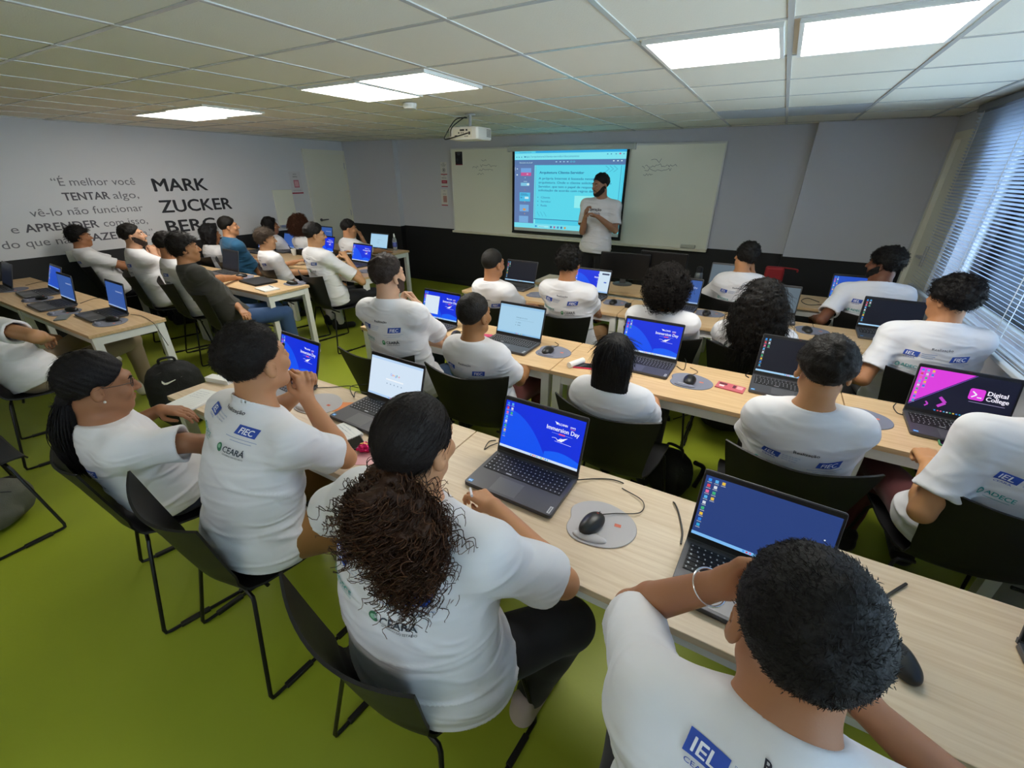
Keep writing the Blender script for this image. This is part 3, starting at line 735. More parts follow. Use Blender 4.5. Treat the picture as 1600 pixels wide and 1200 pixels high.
# ------------------------------------------------------------------ laptops
LW, LD = .357, .237
M_LAP = mat('laptop_grey', lin((0.30, 0.30, 0.315)), 0.42, metal=0.25)
M_KEY = mat('key_black', lin((0.10, 0.10, 0.105)), 0.55)
M_PADT = mat('touchpad', lin((0.36, 0.36, 0.37)), 0.35, metal=0.2)
M_BEZ = mat('bezel', lin((0.03, 0.03, 0.035)), 0.35)
M_LEGEND = P('B8B8BC')
def base_me():
    b = MB(); b.rbox(LW, LD, .002, .018, .012, 0, e=.002); b.box(-.15, -.1, -.09, -.07, 0, .003, 1).box(.1, .15, -.09, -.07, 0, .003, 1).box(-.15, .15, .07, .09, 0, .003, 1)
    return b.build('base', [M_LAP, M_BLACK], None, True)
def keys_me():
    b = MB(); b.box(-.163, .163, -.012, .098, .0176, .0186, 1)
    kx = .3/15; ky = .018
    for r in range(6):
        n = 18; y1 = .096-r*ky
        x = -.161
        while x < .158:
            w_ = .0158
            if r == 5 and abs(x+.09) < .008: w_ = .094
            if r in (2, 3, 4) and x < -.16: w_ = .022
            w_ = min(w_, .161-x)
            hh = ky-.0025 if r else ky*.72
            b.box(x, x+w_, y1-hh, y1, .0182, .0202, 0)
            b.box(x+w_*.25, x+w_*.5, y1-hh*.65, y1-hh*.3, .0202, .02035, 2)
            x += w_+.0022
    return b.build('keyboard', [M_KEY, M_BLACK, M_LEGEND])
def lid_me():
    b = MB(); b.rbox(LW, .232, -.004, .0025, .008, 0, M=Matrix.Translation((0, .116, 0)), e=.001)
    b.box(-LW/2+.002, LW/2-.002, .004, .228, .0025, .0034, 1); b.box(-LW/2, LW/2, -.008, .006, -.008, .0, 0)
    b.box(-.006, .006, .2235, .2265, .0034, .0036, 2)
    return b.build('lid', [M_LAP, M_BEZ, P('5A1F1F', .3)], None, True)
_proto = {}
def lap_part(k):
    if k not in _proto:
        o = {'base': base_me, 'keyboard': keys_me, 'lid': lid_me}[k](); _proto[k] = o.data; bpy.data.objects.remove(o)
    return _proto[k]
SWW, SHH = .341, .193
ICON = ['2F8FE8', 'D84A5A', 'E86A9A', '58B0E8', 'D8DDE4', '3FB078', 'E8C040', '2E7FE0', '30A8D8', 'E0E4EA', 'C850A0']
def display(kind):
    """screen content as coloured shapes, 0..SWW by 0..SHH"""
    f = Flat(); s = 0.95
    def bar(c, hh=.010):
        f.rect(0, SWW, 0, hh, E(c, s), 2)
        for k in range(9): f.rect(SWW*.42+k*.009, SWW*.42+k*.009+.005, hh*.25, hh*.75, E(ICON[k % len(ICON)], s), 3)
    def icons(n, c2=0, c3=0):
        for col, cnt in enumerate((n, c2, c3)):
            for k in range(cnt):
                u, v = .008+col*.019, SHH-.016-k*.0185
                f.rect(u, u+.009, v, v+.009, E(ICON[(k+3*col) % len(ICON)], s), 3); f.rect(u-.002, u+.011, v-.0045, v-.0025, E('D8DEE8', .6), 3)
    def blue(shade=1.0):
        f.rect(0, SWW, 0, SHH, E('0A2FE0', s*shade), 0)
        pts = [(0, SHH*.84)]+[(SWW*(.02+.60*i/12), SHH*(.84-.84*(i/12)**2.2)) for i in range(1, 13)]+[(0, 0)]
        f.poly([(0, 0)]+[(SWW*(.0+.62*(12-i)/12), SHH*(.84*(1-((12-i)/12)**2.2))) for i in range(13)], E('0B52F4', s*shade), 1)
        f.poly([(SWW*.58, .01)]+[(SWW, .01)]+[(SWW*(1-.42*i/10), SHH*(.16+.09*math.sin(math.pi*(i/10)*.9))) for i in range(0, 11)], E('1060FA', s*shade), 2)
        wt = E('F4F7FF', s)
        f.text('VALCANN', SWW*.66, SHH*.795, .0085, wt, 3, .03, 'L', SWW*.14); f.poly([(SWW*.645, SHH*.85), (SWW*.675, SHH*.80), (SWW*.69, SHH*.835)], wt, 3)
        f.text('aws', SWW*.835, SHH*.80, .008, wt, 3, .02, 'L', SWW*.06); f.line([(SWW*.835, SHH*.785), (SWW*.865, SHH*.772), (SWW*.895, SHH*.785)], .0016, E('E06A5A', s), 3)
        f.text('Immersion Day', SWW*.56, SHH*.665, .0165, wt, 3, .02, 'L', SWW*.39)
        f.line([(SWW*.63, SHH*.615), (SWW*.88, SHH*.615)], .0008, E('B8C8FF', s), 3); f.rect(SWW*.715, SWW*.79, SHH*.60, SHH*.63, E('E05A90', s), 4)
        f.scribble(SWW*.64, SHH*.47, SWW*.17, SHH*.07, wt, 3, 5, .0013); f.poly([(SWW*.70, SHH*.49), (SWW*.83, SHH*.58), (SWW*.76, SHH*.47)], wt, 3); f.line([(SWW*.68, SHH*.46), (SWW*.88, SHH*.445)], .001, wt, 3)
    if kind == 'blue': blue(); icons(8, 3); bar('CFE2F8')
    elif kind == 'blue_doc':
        blue(); icons(8, 1); bar('9CC8F4'); f.rect(.02, .155, .03, .165, E('DCEBF8', s), 5)
    elif kind == 'blue_right':
        blue(); icons(8); bar('9CC8F4'); f.rect(.23, SWW, .011, SHH, E('CFE4F4', s), 5); f.rect(.26, .33, SHH-.03, SHH-.016, E('2A3A60', s), 6); f.rect(.29, .315, .09, .10, E('2A5AC8', s), 6)
    elif kind == 'plain_blue': f.rect(0, SWW, 0, SHH, E('2450C0', s), 0); icons(9, 9); bar('88B4E8')
    elif kind == 'dull_blue':
        f.rect(0, SWW, 0, SHH, E('3A62B0', s*.8), 0); f.text('Immersion Day', SWW*.56, SHH*.66, .013, E('C8D4F4', .8), 3, .02, 'L', SWW*.36); bar('9CB8E0')
    elif kind == 'dark': f.rect(0, SWW, 0, SHH, E('0D1020', s), 0); icons(9, 3); bar('A8D4F6')
    elif kind == 'navy': f.rect(0, SWW, 0, SHH, E('28407E', s), 0); icons(9, 4, 1); bar('7FBCF4'); f.disc(SWW*.93, SHH*.62, .002, E('FFFFFF', s), 3)
    elif kind == 'off': f.rect(0, SWW, 0, SHH, E('1C2230', .6), 0)
    elif kind == 'grey': f.rect(0, SWW, 0, SHH, E('5C6C78', .8), 0)
    elif kind == 'search':
        f.rect(0, SWW, 0, SHH, E('D6E8FA', s), 0); f.rect(0, SWW, SHH-.012, SHH, E('BAD6F6', s), 1)
        for k, (ch, c) in enumerate(zip('Google', ('4285F4', 'EA4335', 'FBBC05', '4285F4', '34A853', 'EA4335'))): f.text(ch, SWW*.41+k*.0105, SHH*.60, .012, E(c, s), 3, .0, 'L', .009 if ch != 'l' else .003)
        f.rect(SWW*.33, SWW*.67, SHH*.47, SHH*.505, E('F2F8FF', s), 2)
        for k in range(5): f.disc(SWW*.36+k*.024, SHH*.38, .0035, E('8FA8C4', s), 3)
        bar('B4D4F8')
    elif kind == 'form':
        f.rect(0, SWW, 0, SHH, E('A8D2EC', s), 0); f.rect(0, SWW, SHH-.014, SHH, E('98C6E8', s), 1)
        f.text('Avaliação do curso', SWW*.4, SHH*.58, .008, E('5A7A98', s), 3); 
        for k in range(2): f.disc(SWW*.41, SHH*(.42-.09*k), .002, E('34506C', s), 3); f.rect(SWW*.45, SWW*.52, SHH*(.41-.09*k), SHH*(.43-.09*k), E('7A9CB8', s), 3)
        f.line([(SWW*.4, SHH*.52), (SWW*.8, SHH*.52)], .001, E('7A9CB8', s), 3); bar('8CC0E8')
    elif kind == 'college':
        f.rect(0, SWW, 0, SHH, E('10122A', s), 0); mg = E('E03CE0', s)
        f.poly([(0, .018), (SWW*.57, SHH), (0, SHH)], mg, 1); f.line([(0, .012), (SWW*.585, SHH)], .0016, E('8A5AE0', s), 2)
        icons(9, 5, 2); wt = E('F6F2FF', s)
        def rr(u0, v0, w_, r, m, l):
            pts = []
            for cx, cy, a0 in ((u0+w_-r, v0+w_-r, 0), (u0+r, v0+w_-r, 90), (u0+r, v0+r, 180), (u0+w_-r, v0+r, 270)):
                pts += [(cx+r*math.cos(math.radians(a0+i*22.5)), cy+r*math.sin(math.radians(a0+i*22.5))) for i in range(5)]
            f.poly(pts, m, l)
        rr(SWW*.56, SHH*.44, .052, .009, mg, 2); f.line([(SWW*.59, SHH*.64), (SWW*.635, SHH*.57), (SWW*.59, SHH*.50)], .0055, wt, 3); f.line([(SWW*.645, SHH*.51), (SWW*.69, SHH*.51)], .0045, wt, 3)
        f.text('Digital', SWW*.735, SHH*.60, .019, wt, 3, .03, 'L', SWW*.19); f.text('College', SWW*.735, SHH*.47, .019, wt, 3, .03, 'L', SWW*.215); f.line([(SWW*.58, SHH*.39), (SWW*.93, SHH*.39)], .0016, E('B0A8D0', s), 3)
        f.line([(SWW*.30, SHH*.36), (SWW*.37, SHH*.24), (SWW*.30, SHH*.13)], .012, E('C040C8', s), 2); f.line([(SWW*.17, SHH*.20), (SWW*.2, SHH*.145), (SWW*.17, SHH*.09)], .006, E('C040C8', s), 2)
        f.rect(0, SWW, 0, .010, E('0C1424', s), 4)
        for k in range(10): f.rect(SWW*.28+k*.011, SWW*.28+k*.011+.006, .003, .008, E(ICON[k], s), 5)
    return f
_disp = {}
def laptop(x, y, deg, kind, label, openang=108, z=TZ):
    """hinge centre at x, y; open side faces local -Y"""
    t = thing('laptop', label, 'laptop', (x, y, z), math.radians(deg), 'dark grey laptops')
    c = lambda n: link(bpy.data.objects.new(n, lap_part(n)), t)
    b = c('base'); b.location = (0, -LD/2+.004, 0)
    k = c('keyboard'); k.location = (0, -LD/2+.004, 0)
    tp = MB().box(-.075, .03, -.108, -.028, .0178, .0184).build('touchpad', M_PADT, t); tp.location = (0, -LD/2+.004, 0)
    st = Flat(); st.rect(-.168, -.150, -.108, -.094, P('2E9BE8', .4), 0); st.rect(-.166, -.152, -.103, -.100, P('D8ECFA'), 1); st.rect(.158, .170, -.11, -.075, P('BFC0C2', .35), 0); st.rect(.1625, .1655, -.107, -.08, P('5A5A5E'), 1)
    so = st.build('palmrest_sticker', t, lambda u, v, h: (u, v-LD/2+.004, .0181+h), .0002)
    l = c('lid'); l.location = (0, 0, .02); l.rotation_euler = (math.radians(openang), 0, 0)
    # the open lid: local +Y of the lid runs up the screen, its face turned to the user
    l.rotation_euler = (math.radians(180-openang), 0, 0)
    if kind not in _disp:
        f = display(kind); _disp[kind] = f.build('display', None, lambda u, v, h: (u-SWW/2, v+.022, .0034+h), .0002); l2 = _disp[kind]; l2.parent = l
    else:
        d = _disp[kind].copy(); COL.objects.link(d); d.parent = l
    return t

# ------------------------------------------------------------------ laptops on the desks
def lapR(u, v, yaw, kind, label, ang=108):   # from the right end of the hinge
    p = at_z(u, v, .758); a = math.radians(yaw); laptop(p[0]-math.cos(a)*LW/2, p[1]-math.sin(a)*LW/2, yaw, kind, label, ang)
def lapL(u, v, yaw, kind, label, ang=108):   # from its left end
    p = at_z(u, v, .758); a = math.radians(yaw); laptop(p[0]+math.cos(a)*LW/2, p[1]+math.sin(a)*LW/2, yaw, kind, label, ang)
lapR(494.6, 604, -4, 'blue', 'laptop with blue event screen just right of the face resting on fists')
lapL(574, 618, -2, 'search', 'laptop showing a pale web search page on the nearest desks')
lapR(903, 747, -1, 'blue', 'laptop with bright blue event screen before the woman with the curly ponytail')
lapL(1073, 840, -3, 'navy', 'laptop with plain navy desktop nearest the camera')
lapL(1590, 1002, 0, 'dark', 'laptop at the far end of the nearest desk, only its corner showing')
lapR(714, 509, -2, 'blue_doc', 'laptop with a pale document window over the blue screen, before the bearded man')
lapL(775, 521, -1, 'form', 'laptop with a pale blue form page before the boy with cropped hair')
lapR(1057, 568, -2, 'blue', 'laptop with blue event screen before the woman with straight black hair')
lapL(1176, 584, -2, 'dark', 'laptop with black desktop behind the spiral notepad')
lapL(1411, 640, -3, 'college', 'laptop with magenta and black screen')
lapL(788, 440, 0, 'dark', 'laptop with black desktop beside the man with shaved head')
lapR(949, 463, -2, 'blue_right', 'laptop with blue screen half covered by a pale window, third row')
lapR(1090, 480, -2, 'dull_blue', 'laptop glimpsed between the two curly haired heads')
lapR(1242, 494, 0, 'grey', 'laptop with dull grey screen behind the long wavy hair')
lapL(1337, 511, -2, 'dark', 'laptop with black desktop and icon columns by the curly man under the blind')
lapL(1105, 446, 0, 'grey', 'laptop with grey screen in front of the man leaning on his hand')
lapL(1292, 468, 2, 'plain_blue', 'laptop with vivid blue desktop in the front row by the corner door')
# side block
lapR(20, 452, -3, 'off', 'dark laptop at the picture edge beside the quote wall')
lapR(93, 457, -4, 'plain_blue', 'laptop with dim blue desktop, second along the last side desk', 112)
lapR(120, 475, -2, 'dull_blue', 'laptop with pale blue screen, middle one of the last side desk', 100)
lapR(200, 490, -2, 'dull_blue', 'laptop with blue screen at the aisle end of the last side desk', 100)
lapR(373, 426, -4, 'off', 'laptop with dim grey window before the man in the dark shirt', 104)
lapR(465, 391, -3, 'dull_blue', 'laptop with washed blue screen behind the paper cup')
lapR(521, 397, -3, 'blue', 'laptop half hidden by the student with glasses')
lapR(579, 413, -3, 'blue', 'laptop with blue event screen right of the student with glasses')
lapR(605, 391, 0, 'form', 'laptop with pale blue page beside the water bottle')
lapR(520, 378, -3, 'dull_blue', 'laptop with dark blue screen before the person in the cap', 100)
lapR(425, 392, -3, 'dull_blue', 'laptop with dark screen before the man in the blue shirt', 106)
# closed laptop
p = at_z(404, 441, .74)
t = thing('laptop', 'closed black laptop beside the white papers', 'laptop', (p[0], p[1], TZ), math.radians(-6))
MB().rbox(LW, LD, .002, .012, .012, e=.002).build('base', M_BLACK, t, True); MB().rbox(LW, LD, .013, .021, .012, e=.002).build('lid', mat('lid_dark', lin((.14, .14, .15)), .45), t, True)

# ------------------------------------------------------------------ mice, pads
M_PAD = mat('mouse_pad', lin((0.47, 0.48, 0.54)), 0.85, bump=.1, bscale=400)
M_PADN = mat('mouse_pad_near', lin((0.76, 0.74, 0.74)), 0.8)
M_MOUSE = mat('mouse_black', lin((0.10, 0.105, 0.105)), 0.38)
def pad_pts(r=.105):
    out = []
    for i in range(48):
        a = 2*math.pi*i/48; k = 1.0
        d = math.cos(a-math.radians(180)); k = 1-.16*math.exp(-((a-math.radians(185))/.35)**2)+.10*math.exp(-((a-math.radians(235))/.4)**2)-.05*math.exp(-((a-math.radians(60))/.5)**2)
        out.append((r*k*1.12*math.cos(a), r*k*math.sin(a)))
    return out
def mousepad(u, v, label, m=None, deg=0, z=TZ):
    p = at_z(u, v, z); t = thing('mouse_pad', label, 'mouse pad', (p[0], p[1], z), math.radians(deg), 'grey mouse pads')
    MB().prism(pad_pts(), 0, .004, e=.0015).build('mat', m or M_PAD, t, True)
    MB().ellipsoid((-.02, -.078, .006), (.055, .020, .010)).build('wrist_rest', m or M_PAD, t, True)
    f = Flat(); f.text('Lenovo', -.055, -.086, .008, P('D8D8DA'), 0, .02); f.build('rest_mark', t, lambda a, b, h: (a, b, .0166+h))
    f = Flat(); f.rect(.045, .066, .0, .014, P('D8735A'), 0); f.build('red_mark', t, lambda a, b, h: (a, b, .0041+h))
    return t
def mouse_me():
    v, q = sdf_mesh(lambda p: smax(smin(ellip(p, A(0, -.012, .012), None, (.030, .046, .026)), ellip(p, A(0, .022, .012), None, (.029, .036, .020)), .02), -p[:, 2]+.001, .004), (-.05, -.08, -.01), (.05, .08, .06), .003)
    return v, q
_mv, _mq = mouse_me()
def mouse(u, v, deg, label, cable=None, z=TZ+.0042):
    p = at_z(u, v, z+.02); t = thing('mouse', label, 'mouse', (p[0], p[1], z), math.radians(deg), 'black wired mice')
    arr_obj('shell', _mv, _mq, M_MOUSE, t)
    MB().box(-.004, .004, .018, .036, .028, .0335, b=.0012).build('wheel', P('C03A30', .5), t)
    MB().box(-.0006, .0006, .014, .05, .0285, .0305).build('button_gap', P('101010'), t)
    if cable:
        pts = [(0, .055, .012)]+[(a, b, .004 if k < len(cable)-1 else -.002) for k, (a, b) in enumerate(cable)]
        MB().tube(smooth_path(pts), .0018, n=6).build('cable', M_BLACK, t, True)
    return t
mousepad(938, 818, 'pale grey wrist-rest mouse pad with red mark on the nearest desk', M_PADN, 8)
mouse(925, 815, -12, 'black mouse with red wheel on the pale nearest pad', [(.03, .1), (.09, .16), (.07, .22), (-.02, .24)])
mouse(1409, 1027, 20, 'large looking black mouse on bare wood right of the closest head', [(-.01, .1), (.0, .17), (-.05, .22), (-.02, .27)], TZ)
mousepad(1348, 653, 'blue grey mouse pad left of the magenta laptop', None, 5)
mouse(1349, 652, 25, 'black mouse left of the magenta laptop', [(-.02, .09), (-.07, .13), (-.1, .2)])
mousepad(1079, 596, 'grey mouse pad right of the straight black hair', None, 0)
mouse(1078, 592, 0, 'black mouse right of the straight black hair', [(0, .1), (.02, .16), (-.03, .22)])
mousepad(865, 550, 'grey mouse pad beside the form page laptop', None, 0)
mouse(856, 546, 0, 'black mouse beside the form page laptop', [(0, .1), (.01, .15), (-.04, .2)])
mouse(712, 521, 20, 'black mouse next to the bearded man elbow', [(.02, .1), (.06, .13)], TZ)
mousepad(962, 473, 'grey mouse pad beside the half covered blue screen', None, 0)
mouse(958, 471, 0, 'black mouse beside the half covered blue screen', [(0, .1), (-.02, .15)])
mousepad(1108, 490, 'grey mouse pad between the two curly heads', None, 0)
mouse(1104, 488, 0, 'black mouse between the two curly heads', [(0, .1), (-.04, .14)])
mousepad(1268, 517, 'grey mouse pad right of the long wavy hair', None, 0)
mouse(1262, 514, 10, 'black mouse right of the long wavy hair', [(0, .1), (.03, .14)])
mousepad(841, 461, 'grey mouse pad between shaved head man and his neighbour', None, 0)
mousepad(500, 631, 'grey mouse pad beside the orange card', M_PADN, 0)
mousepad(174, 504, 'grey mouse pad on the aisle end of the last side desk', None, -10)
mouse(175, 497, -75, 'black mouse on the aisle end of the last side desk', [(0, .09), (.03, .12)])
mousepad(102, 488, 'grey mouse pad by the middle laptop of the last side desk', None, -10)
mouse(111, 482, -75, 'black mouse by the middle laptop of the last side desk', [(0, .09), (.03, .12)])
mousepad(60, 468, 'grey mouse pad by the second laptop of the last side desk', None, -10)
mouse(64, 464, -75, 'black mouse by the second laptop of the last side desk')
mousepad(22, 453, 'grey mouse pad close to the quote wall', None, -10)
mousepad(462, 443, 'grey mouse pad on the corner beside the white papers', None, -10)
mouse(456, 441, -60, 'black mouse on the corner beside the white papers', [(0, .08), (-.03, .1)])
mousepad(381, 433, 'grey mouse pad under the hand of the man in the dark shirt', None, -10)
mouse(377, 430, -20, 'black mouse under the hand of the man in the dark shirt')
mousepad(572, 424, 'grey mouse pad at the end of the paper cup desk', None, 0)

# ------------------------------------------------------------------ cables and chargers
def cord(label, pts, r=.0022, name='cable'):
    o = MB().tube(smooth_path(pts, 6), r, n=6).build(name, M_BLACK, None, True); return tag(o, label, 'cable')
Z = lambda u, v, z=TZ+.004: tuple(at_z(u, v, z))
cord('black charger lead plugged into the bright blue screen laptop', [Z(900, 750, .755), Z(930, 748), Z(955, 749), Z(972, 754), tuple(A(*Z(975, 757))+A(0, .02, -.02))])
cord('black power lead ending in a plug left of the navy laptop', [Z(1064, 850), Z(1066, 830), Z(1060, 800), Z(1053, 785), tuple(A(*Z(1050, 780))+A(0, .03, -.05))], .003)
cord('purple-black lead across the desk right of the closest head', [Z(1372, 940), Z(1395, 925), Z(1416, 912)], .004)
cord('thin lead curling on the desk right of the navy laptop', [Z(1320, 880), Z(1345, 905), Z(1338, 925), Z(1325, 900)])
cord('charger lead by the search page laptop', [Z(574, 614, .75), Z(556, 612), Z(553, 620), Z(548, 604), Z(575, 600)])
cord('long lead from the laptop beside the face resting on fists', [Z(494, 606), Z(520, 605), Z(545, 603), Z(560, 606)])
cord('short lead left of the bright blue screen laptop', [Z(778, 692, .75), Z(765, 697), Z(757, 702), Z(764, 690), Z(775, 688)])
cord('lead behind the dark screen with the spiral notepad', [Z(1170, 590), Z(1165, 586), Z(1170, 582)], .003)
cord('lead beside the magenta laptop hinge', [Z(1411, 648), Z(1402, 645), Z(1396, 636), Z(1400, 630)])
cord('lead at the window end of the magenta laptop', [Z(1572, 672, .75), Z(1585, 678), Z(1592, 670), Z(1580, 662)], .003)
cord('lead looping beside the blue event laptop of the second row', [Z(1057, 572), Z(1068, 578), Z(1072, 566), Z(1070, 560)])
cord('grey lead across the last side desk', [Z(125, 474), Z(150, 466), Z(172, 468), Z(180, 470)])
cord('lead drooping over the aisle end of the last side desk', [Z(204, 491, .745), Z(222, 494), Z(240, 505), tuple(at_y(250, 520, 1.3)), tuple(at_y(263, 540, 1.3))])
cord('brown lead on the corner of the last side desk near the wall', [Z(40, 446), Z(60, 441), Z(72, 440)])
cord('loop of lead on the front desk by the corner door', [Z(1285, 476), Z(1262, 476), Z(1252, 470), Z(1262, 466), Z(1280, 472)], .003)
cord('lead lying across the green floor between the rows', [tuple(at_z(1052, 655, .006)), tuple(at_z(1075, 648, .006)), tuple(at_z(1110, 640, .006)), tuple(at_z(1160, 650, .006))], .004)
o = MB().box(-.06, .06, -.025, .025, 0, .03, b=.006).build('power_adapter', M_BLACK); o.location = at_z(1034, 655, 0); o.rotation_euler = (0, 0, .3); tag(o, 'black power adapter lying on the green floor under a desk', 'adapter')
o = MB().box(-.03, .03, -.012, .012, 0, .02, b=.004).tube(smooth_path([(.03, 0, .01), (.07, .01, .01), (.12, -.01, .01)]), .003).build('power_adapter', M_BLACK, None, True); o.location = at_z(985, 440, TZ); tag(o, 'small pale adapter below the black monitors', 'adapter')
o = MB().box(-.022, .022, -.03, .03, 0, .035, b=.006).build('power_adapter', M_BLACK); o.location = at_z(981, 480, TZ); tag(o, 'black plug block on the third row desk left of curly head', 'adapter')

# ------------------------------------------------------------------ monitors, bottles, bags, papers
def monitor(u, v, w_, h_, yaw, label):
    p = at_z(u, v, TZ); t = thing('monitor', label, 'monitor', (p[0], p[1], TZ), math.radians(yaw), 'black monitors on the front desk')
    MB().box(-w_/2, w_/2, -.015, .012, .06, .06+h_, b=.006).build('housing', M_BEZ, t)
    MB().box(-w_/2+.012, w_/2-.012, -.0165, -.0145, .075, .06+h_-.012).build('screen', mat('screen_off', lin((.06, .06, .065)), .3), t)
    MB().box(-.03, .03, .005, .03, 0, .2, b=.004).lathe([(.1, 0), (.1, .008), (.09, .012)], 24).build('stand', mat('stand_grey', lin((.3, .3, .3)), .4), t, True)
monitor(972, 444, .50, .26, 6, 'black monitor on the front desk just below the speaker')
monitor(1030, 449, .46, .29, -4, 'black monitor on the front desk beside the dark bottle')
def bottle(u, v, prof, label, m, cap, capm, z=TZ):
    p = at_z(u, v, z); t = thing('bottle', label, 'bottle', (p[0], p[1], z))
    MB().lathe(prof, 24).build('body', m, t, True); MB().lathe(cap, 20).build('cap', capm, t, True); return t
pl = mat('clear_plastic', (.75, .82, .88), .12, spec=.6); pl.node_tree.nodes['Principled BSDF'].inputs['Transmission Weight'].default_value = .75
t = bottle(618, 391, [(.03, 0), (.033, .01), (.033, .13), (.03, .16), (.014, .185), (.013, .195)], 'clear water bottle with white cap at the end of the frontmost side desk', pl, [(.015, .19), (.015, .205), (.011, .21), (.008, .235), (.0, .238)], M_WHITE)
MB().lathe([(.0335, .05), (.0337, .051), (.0337, .115), (.0335, .116)], 24).build('sleeve', P('5A66B0', .4), t, True)
bottle(1086, 460, [(.03, 0), (.034, .01), (.034, .12), (.037, .16), (.034, .2), (.022, .215)], 'dark steel bottle with black lid behind the curly head', mat('bottle_grey', lin((.34, .36, .37)), .35, metal=.4), [(.026, .21), (.028, .22), (.028, .255), (.018, .262), (.0, .263)], M_BLACK)
p = at_z(460, 399, TZ); t = thing('paper_cup', 'white disposable cup on the side desk behind the boy', 'cup', (p[0], p[1], TZ))
MB().lathe([(.024, 0), (.026, .002), (.034, .082), (.036, .083), (.0355, .086), (.033, .084), (.024, .006)], 24).build('cup', M_WHITE, t, True)
# red bag on the front desk
p = at_z(1205, 442, TZ); t = thing('bag', 'red open case standing on the front desk', 'bag', (p[0], p[1], TZ), .1)
MB().box(-.085, .085, -.05, .05, 0, .17, b=.02).build('body', mat('red_fabric', lin((.62, .12, .13)), .7), t)
MB().tube(smooth_path([(.05, 0, .165), (.1, 0, .165), (.2, 0, .155), (.21, .01, .13)]), .008).tube([(.085, 0, .15), (.09, 0, .1), (.09, 0, .02)], .006).build('strap', mat('red_strap', lin((.6, .14, .15)), .6), t, True)
# front row table cabling box etc.
def sheet(name, u, v, w_, d, deg, label, cat, m, th=.003, z=TZ):
    p = at_z(u, v, z); o = MB().box(-w_/2, w_/2, -d/2, d/2, 0, th).build(name, m); o.location = (p[0], p[1], z); o.rotation_euler = (0, 0, math.radians(deg)); return tag(o, label, cat)
M_PAPER = mat('paper', lin((.92, .92, .90)), .8)
def notebook(u, v, w_, d, deg, label, cat='notebook', spiral=True, z=TZ, side=1):
    p = at_z(u, v, z); t = thing('notebook', label, cat, (p[0], p[1], z), math.radians(deg))
    MB().box(-w_/2, w_/2, -d/2, d/2, 0, .012, b=.002).build('pages', M_PAPER, t)
    f = Flat()
    for k in range(12): f.rect(-w_/2+.012, w_/2-.012, -d/2+.02+k*(d-.035)/12, -d/2+.0208+k*(d-.035)/12, P('A8B4C4'), 0)
    for k in range(4): f.scribble(-w_/2+.02, d/2-.03-k*.018, w_*.5, .006, P('55607A'), 1, k, .0008)
    f.build('ruled_lines', t, lambda a, b, h: (a, b, .0122+h), .0002)
    if spiral:
        s_ = MB()
        for k in range(18):
            y = -d/2+.01+k*(d-.02)/17; pts = [(side*w_/2+.006*math.cos(a), y, .006+.008*math.sin(a)) for a in [i*math.pi/4 for i in range(9)]]; s_.tube(pts, .0009, n=5)
        s_.build('spiral', M_STEEL, t)
    return t
notebook(520, 685, .15, .21, -14, 'open ruled notepad by the elbow of the man resting on his fists')
notebook(1222, 622, .15, .2, 2, 'spiral notepad with handwriting before the man seen from behind', side=-1)
t = notebook(418, 452, .21, .15, -8, 'white papers with a pen on the end of the side desk', 'papers', False)
notebook(305, 627, .16, .2, 10, 'thick white booklet at the near corner of the first desk', 'booklet', False)
o = sheet('booklet', 345, 596, .16, .05, 12, 'white boxed booklet at the far corner of the first desk', 'booklet', M_PAPER, .025)
o = sheet('card', 540, 636, .21, .09, 28, 'orange card between the mouse pad and the search page laptop', 'card', P('F09050', .6), .002)
o = sheet('leaflet', 1141, 606, .14, .085, -8, 'pink leaflet lying on the second row desk', 'leaflet', P('C4606A', .5), .006); 
f = Flat(); f.rect(-.06, -.02, .005, .03, P('5A2430'), 0); f.rect(.01, .025, -.01, .03, P('5A2430'), 0); f.rect(.03, .06, -.01, .03, P('E8A8A8'), 0); f.rect(-.055, -.03, -.02, .0, P('E8D8D8'), 0); f.build('print', o, lambda a, b, h: (a, b, .0062+h))
# candy
p = at_z(572, 704, TZ); t = thing('sweet_wrapper', 'shiny magenta wrapper beside the ponytail of the nearest woman', 'wrapper', (p[0], p[1], TZ), .5)
V, Q = sdf_mesh(lambda q: ellip(q, A(0, 0, .016), None, (.038, .028, .016))+.006*vnoise(q*95), (-.06, -.06, -.01), (.06, .06, .05), .0025)
arr_obj('wrapper', V, Q, mat('magenta_foil', lin((.80, .08, .38)), .22, metal=.55), t, False)
f = Flat(); f.line([(-.02, .0), (-.005, .006), (.012, -.002), (.02, .006)], .005, P('E8D860'), 0); f.build('print', t, lambda a, b, h: (a, b, .034+h))
o = sheet('napkin', 580, 716, .12, .09, 30, 'translucent pink plastic scrap under the magenta wrapper', 'wrapper', P('D89AA0', .3), .0015)
# phones
def phone(u, v, deg, label, mc, ms, lift=0.0, sz=(.075, .155)):
    p = at_z(u, v, TZ+lift); t = thing('phone', label, 'phone', (p[0], p[1], TZ+lift), math.radians(deg))
    MB().rbox(sz[0], sz[1], 0, .009, .01, e=.0015).build('case', mc, t, True); MB().rbox(sz[0]-.008, sz[1]-.008, .009, .0095, .007).build('glass', ms, t); return t
gls = mat('phone_glass', lin((.05, .055, .08)), .12)
phone(915, 573, -75, 'phone in a red case left of the straight black hair', P('D8305A', .45), gls)
o = MB().tube([(-.015, -.06, .018), (.015, .06, .018)], .018, n=20).build('paper_roll', M_PAPER, None, True); o.location = at_z(900, 571, TZ); o.rotation_euler = (0, 0, -.12); tag(o, 'rolled white paper beside the red phone case', 'paper')
phone(1503, 700, 82, 'phone in a green case under the fist by the magenta laptop', P('4E8A62', .5), gls)
phone(98, 497, 60, 'grey phone lying on the edge of the last side desk', P('6A706A', .4), mat('phone_grey', lin((.4, .42, .42)), .3))
